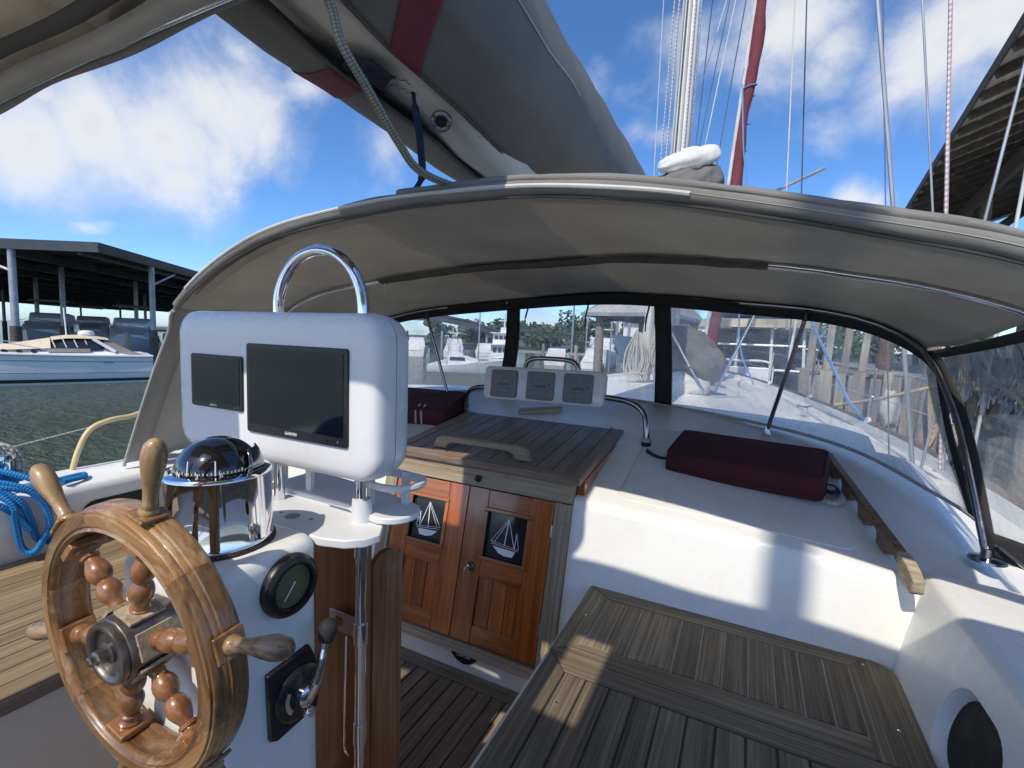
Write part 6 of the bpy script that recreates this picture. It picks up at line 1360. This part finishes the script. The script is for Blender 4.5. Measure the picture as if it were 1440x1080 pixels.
sk = thing('skiff', 'white skiff raised on the lift under the grey roof', 'boat', (-3.6, 19.8, -0.55), Matrix.Rotation(R(62), 3, 'Z')); M = WM[sk] @ Matrix.Translation((0, -2.6, 0))
h_, r_ = hull(4.2, 1.6, 0.8, 0.55, M, 10); h_.build('hull', 'boat_white', sk, angle=45); deck_of(r_).build('deck', 'boat_white', sk)
for lab, x, y, h in (('tall pale light pole in the middle window', -11.6, 46, 6.6), ('grey piling pole ahead beside the trees', -10.0, 44, 4.6), ('thin far pole left of the trees', -23, 66, 8.0)):
    o = MB().tube([(x, y, WATER), (x + 0.1, y, WATER + h)], 0.14, 8).build('pole', 'galvanized'); tag(o, lab, 'pole')
# far dock with white shed roofs
fdk = thing('far_dock', 'low grey dock walkway far ahead across the water', 'dock', (-20, 56, WATER))
MB().box((-20, 56, WATER + 0.6), (60, 2, 0.25)).build('walkway', 'dock_wood', fdk, False)
for i in range(14):
    MB().tube([(-48 + i * 4.2, 55, WATER - 1), (-48 + i * 4.2, 55, WATER + 1.7)], 0.2, 8).build('piling', 'dock_wood', fdk)
wh = thing('white_shed', 'plain white boat shed far ahead right of the trees', 'shed', (-7, 62, WATER))
MB().box((-8, 62, 0.2), (12, 6, 4.4)).build('wall', 'white_paint', wh, False); MB().box((-8, 62, 2.5), (13, 7, 0.25)).build('roof', 'roof_sheet', wh, False)

# ------------------------------------------------------------------ land and trees
struct(MB().add([(-260, 95, WATER + 0.4), (60, 95, WATER + 0.4), (400, 700, WATER + 0.8), (-900, 700, WATER + 0.8)], [(0, 1, 2, 3)]).build('shore', 'land', None, False))
def tree(label, x, y, h, w, seed):
    rnd = random.Random(seed); t = thing('tree', label, 'tree', (x, y, WATER + 0.4), None, 'trees on the far shore'); b = V((x, y, WATER + 0.4))
    MB().tube([b, b + V((0.2, 0, h * 0.3)), b + V((0.1, 0.1, h * 0.62))], [0.4, 0.28, 0.14], 8).build('trunk', 'bark', t)
    for k in range(5):
        a = rnd.uniform(0, 6.28); MB().tube([b + V((0.15, 0, h * (0.28 + 0.06 * k))), b + V((math.cos(a) * w * 0.55, math.sin(a) * w * 0.55, h * (0.5 + 0.08 * k)))], [0.14, 0.05], 6).build('limb', 'bark', t)
    ms_ = (MB(), MB())
    cl_ = [(V((rnd.uniform(-1, 1) * w * 0.7, rnd.uniform(-1, 1) * w * 0.7, h * rnd.uniform(0.22, 0.9))), rnd.uniform(0.26, 0.46) * w) for _ in range(18)]
    for c, r in cl_:
        for _ in range(90):
            d = V((rnd.gauss(0, 1), rnd.gauss(0, 1), rnd.gauss(0, 0.8))).normalized() * r * rnd.uniform(0.6, 1.05); p = b + c + d; s = rnd.uniform(0.22, 0.5)
            u = V((rnd.uniform(-1, 1), rnd.uniform(-1, 1), rnd.uniform(-1, 1))).normalized(); v = u.orthogonal().normalized()
            ms_[rnd.random() < 0.4].add([p - u * s, p + v * s * 0.7, p + u * s, p - v * s * 0.7], [(0, 1, 2, 3)])
    ms_[0].build('crown', 'leaf_a', t, False, recalc=False); ms_[1].build('crown', 'leaf_b', t, False, recalc=False)
TREES = (('round dark tree left of the trawler', -70, 100, 5.6, 3.6), ('broad low tree behind the trawler mast', -52, 99, 5.4, 4.2), ('tallest leafy tree in the middle window', -33.5, 98, 7.6, 4.4), ('wide green tree right beside the tallest one', -28, 101, 6.2, 4.6), ('small pale tree left in the middle window', -40, 99, 5.0, 3.8), ('low bushy tree right of the light pole', -21, 99, 5.6, 4.2),
  ('rounded tree at the far left of the shore row', -90, 97, 6, 4.5), ('dark tree behind the lift house', -13, 100, 6.4, 4.6), ('tall tree behind the lift house posts', -5, 101, 7.4, 4.8), ('low tree above the grey canvas bundle', 3, 100, 6.2, 4.6), ('bushy tree above the wooden pier wall', 11, 99, 6.6, 5), ('tree seen past the starboard side window', 30, 100, 7, 5), ('tree above the pier posts', 19, 101, 6.2, 5),
  ('far tree behind the covered dock gap', -118, 96, 7, 5), ('second tree behind the covered dock gap', -104, 98, 6.4, 5), ('dense tree between trawler and middle window', -46, 101, 5.8, 4.4), ('leafy tree just left of the dark post', -60, 101, 5.4, 4.4))
for i, (lab, x, y, h, w) in enumerate(TREES): tree(lab, x, y, h, w, 40 + i)

# ------------------------------------------------------------------ wooden dock and roof at starboard
dk = thing('pier_wall', 'sunlit weathered vertical plank wall of the finger pier ahead', 'wall', (2.2, 9.0, WATER))
rw = random.Random(5)
x = 0.72
while x < 4.4:
    w = rw.uniform(0.11, 0.19); y = 9.0 + 0.03 * rw.random(); top = -0.36 + rw.uniform(-0.05, 0.04)
    plank('wall_plank', (x + w / 2, y, WATER - 0.4), (x + w / 2 + rw.uniform(-.03, .03), y, top), w - 0.014, 0.045, 'dock_wood', dk, up=(0, -1, 0), bevel=0.005); x += w
MB().box((2.6, 9.14, -1.35), (3.7, 0.1, 1.9)).build('backing', 'old_beam', dk, False)
plank('cap_board', (0.7, 9.12, -0.31), (4.45, 9.12, -0.31), 0.2, 0.04, 'dock_wood', dk)
dkk = struct(MB().box((5.2, 10, -0.475), (5.4, 26, 0.06)).build('dock', 'dock_wood', None, False))
for i in range(60):
    yy = 2.0 + i * 0.19; plank('deck_board', (2.5, yy, -0.41), (5.4, yy, -0.41), 0.17, 0.03, 'dock_wood', dkk)
MB().box((2.56, 4, -0.56), (0.12, 14, 0.24)).build('edge_beam', 'dock_wood', dkk, False, 0.01)
for lab, x, y, r, h, mt in (('stout brown dock piling rising behind the pier wall', 1.98, 9.7, 0.11, 1.4, 'piling_wood'), ('rusty brown piling right of the stout one', 2.55, 9.6, 0.13, 1.2, 'piling_wood'), ('brown piling in the side wing window', 2.42, 6.0, 0.12, 0.55, 'piling_wood'), ('grey piling low in the side wing window', 2.02, 5.1, 0.11, -0.42, 'dock_wood'), ('second grey piling low in the side wing window', 2.2, 4.75, 0.12, -0.35, 'dock_wood'), ('grey piling with yellow hose loops hung on it', 2.0, 7.4, 0.12, 0.0, 'dock_wood'), ('thin grey post right beside the hose piling', 2.22, 7.3, 0.06, 0.1, 'dock_wood')):
    o = MB().tube([(x, y, WATER - 0.5), (x, y + 0.02, (WATER + h) / 2), (x + 0.03, y + 0.05, h)], [r, r * 0.96, r * 0.9], 12).build('dock_piling', mt); tag(o, lab, 'piling', 'dock pilings')
for i, lab in enumerate(('leftmost of four pale leaning lift posts', 'second from left of the pale lift posts', 'third from left of the pale lift posts', 'rightmost of four pale leaning lift posts')):
    o = plank('lift_post', (0.86 + 0.24 * i, 9.5, WATER), (0.99 + 0.25 * i, 9.5, 1.5), 0.105, 0.09, 'dock_wood', None, (0, -1, 0)); tag(o, lab, 'post', 'lift posts')
hz = thing('hose_coil', 'yellow hose looped and coiled on the starboard dock piling', 'hose', (2.0, 7.3, -0.6))
for i in range(4):
    MB().tube(cr([(1.98, 7.27 - 0.03 * i, -0.1), (1.93 + 0.02 * i, 7.2, -0.5 - 0.1 * i), (1.98, 7.2, -0.85 - 0.08 * i), (2.07, 7.2, -0.7), (2.02, 7.26, -0.12)], 6), 0.014, 6).build('loop', 'hose_yellow', hz)
yl = MB().tube(cr([(0.98, 6.9, -0.66), (1.3, 6.5, -0.52), (1.65, 6.3, -0.36), (1.9, 6.3, -0.28), (2.1, 5.9, -0.3), (2.12, 5.3, -0.5), (2.1, 4.6, -0.62)], 6), 0.02, 8).build('power_cord', 'hose_yellow'); tag(yl, 'yellow power cord sagging from boat to dock piling', 'cord')
blb = blob((1.66, 7.6, -0.75), (0.12, 0.14, 0.26), 44, 0.2).build('fender', 'sail_white'); tag(blb, 'white fender bag hanging by the dock piling', 'fender')

rf = thing('dock_roof', 'dark wooden shed roof with exposed joists at the upper right', 'roof', (5, 10, 3))
ex, ez = 2.95, 3.9                                                      # eave line, runs forward with a small drift
dr = V((0.10, 1, -0.055)).normalized(); sl_ = V((0.93, -0.10, 0.36)).normalized(); rn = sl_.cross(dr).normalized()
O = V((3.0, 9.2, 4.33)); dr = (V((3.0, 13.878, 3.124)) - O).normalized(); dr = V((0.11, 1.0, 0.0)).normalized()
def rp(a, b, h=0.0): return O + dr * a + sl_ * b + rn * (h * (1 if rn.z > 0 else -1))
A0, A1, B1 = -1.6, 20.0, 7.0
for i in range(22):
    b0 = -0.12 + i * 0.325
    MB().hexa([rp(A0, b0, 0.0), rp(A1, b0, 0.0), rp(A1, b0 + 0.315, 0.012), rp(A0, b0 + 0.315, 0.012)], [rp(A0, b0, 0.03), rp(A1, b0, 0.03), rp(A1, b0 + 0.315, 0.042), rp(A0, b0 + 0.315, 0.042)]).build('roof_board', 'roof_sheet', rf, False)
MB().hexa([rp(A0, -0.16, -0.05), rp(A1, -0.16, -0.05), rp(A1, -0.121, -0.05), rp(A0, -0.121, -0.05)], [rp(A0, -0.16, 0.05), rp(A1, -0.16, 0.05), rp(A1, -0.121, 0.05), rp(A0, -0.121, 0.05)]).build('fascia', 'old_beam', rf, False)
for i in range(26):
    a = A0 + 0.02 + 0.78 * i; MB().hexa([rp(a, -0.118, -0.13), rp(a + 0.1, -0.118, -0.13), rp(a + 0.1, B1, -0.13), rp(a, B1, -0.13)], [rp(a, -0.118, -0.004), rp(a + 0.1, -0.118, -0.004), rp(a + 0.1, B1, -0.004), rp(a, B1, -0.004)]).build('joist', 'old_beam', rf, False)
for b in (1.6, 4.4, 6.6): MB().hexa([rp(A0, b, -0.42), rp(A1, b, -0.42), rp(A1, b + 0.2, -0.42), rp(A0, b + 0.2, -0.42)], [rp(A0, b, -0.133), rp(A1, b, -0.133), rp(A1, b + 0.2, -0.133), rp(A0, b + 0.2, -0.133)]).build('beam', 'old_beam', rf, False)
for a in (1, 5.5, 10, 14.5, 19):
    p = rp(a, 1.7, -0.5); MB().tube([V((p.x, p.y, WATER - 0.5)), p], 0.13, 8).build('post', 'piling_wood', rf)
    MB().tube([V((p.x, p.y, p.z - 1.1)), rp(a + 1.1, 1.7, -0.5)], 0.06, 6).build('brace', 'old_beam', rf)
# other boats' masts and white clutter behind the dock
cruiser('motor_cruiser', 'white cruiser hull behind the wooden bulkhead under the roof', 8.8, 14.5, 200, 9.0, cover='canvas_navy', tower=False, fly=False)
cruiser('motor_cruiser', 'white boat seen over the dock through the side wing window', 8.6, 24.0, 190, 9.5, cover='sail_white', tower=False)

for i, (x, y, a, L, lab) in enumerate(((-44, 29, 240, 8.5, 'pale cruiser deep inside the covered dock'), (-37, 31, 236, 8.0, 'shaded white cruiser beyond the shed post'), (-50, 38, 240, 9, 'dim far cruiser at the back of the shed'), (-56, 24, 240, 9, 'dark topped cruiser at the far left in the shed'))):
    cruiser('motor_cruiser', lab, x, y, a, L, cover='canvas_taupe', tower=False)

for i, (x, y, a, L, lab) in enumerate(((-27.5, 42, 30, 6.5, 'white cruiser stern under the curved shed'), (-24.5, 43.5, 30, 6.5, 'second white cruiser stern under the curved shed'), (-31, 40, 30, 6.5, 'third white cruiser stern under the curved shed'), (-15.5, 40, 15, 6.0, 'white runabout moored right of the trawler'), (-11.5, 38, 10, 5.5, 'low white boat ahead before the far dock'))):
    cruiser('motor_cruiser', lab, x, y, a, L, cover='sail_white', tower=False, fly=i % 2 == 0)
for i, (x, y, h, lab) in enumerate(((-21, 36, 9, 'thin bare mast beside the trawler'), (-13, 41, 11, 'tall thin mast in the middle window'), (-9.5, 36, 10, 'slim mast near the lift house'))):
    o = MB().tube([(x, y, WATER), (x + 0.15, y, WATER + h)], 0.055, 8).build('far_mast', 'aluminium'); tag(o, lab, 'mast')
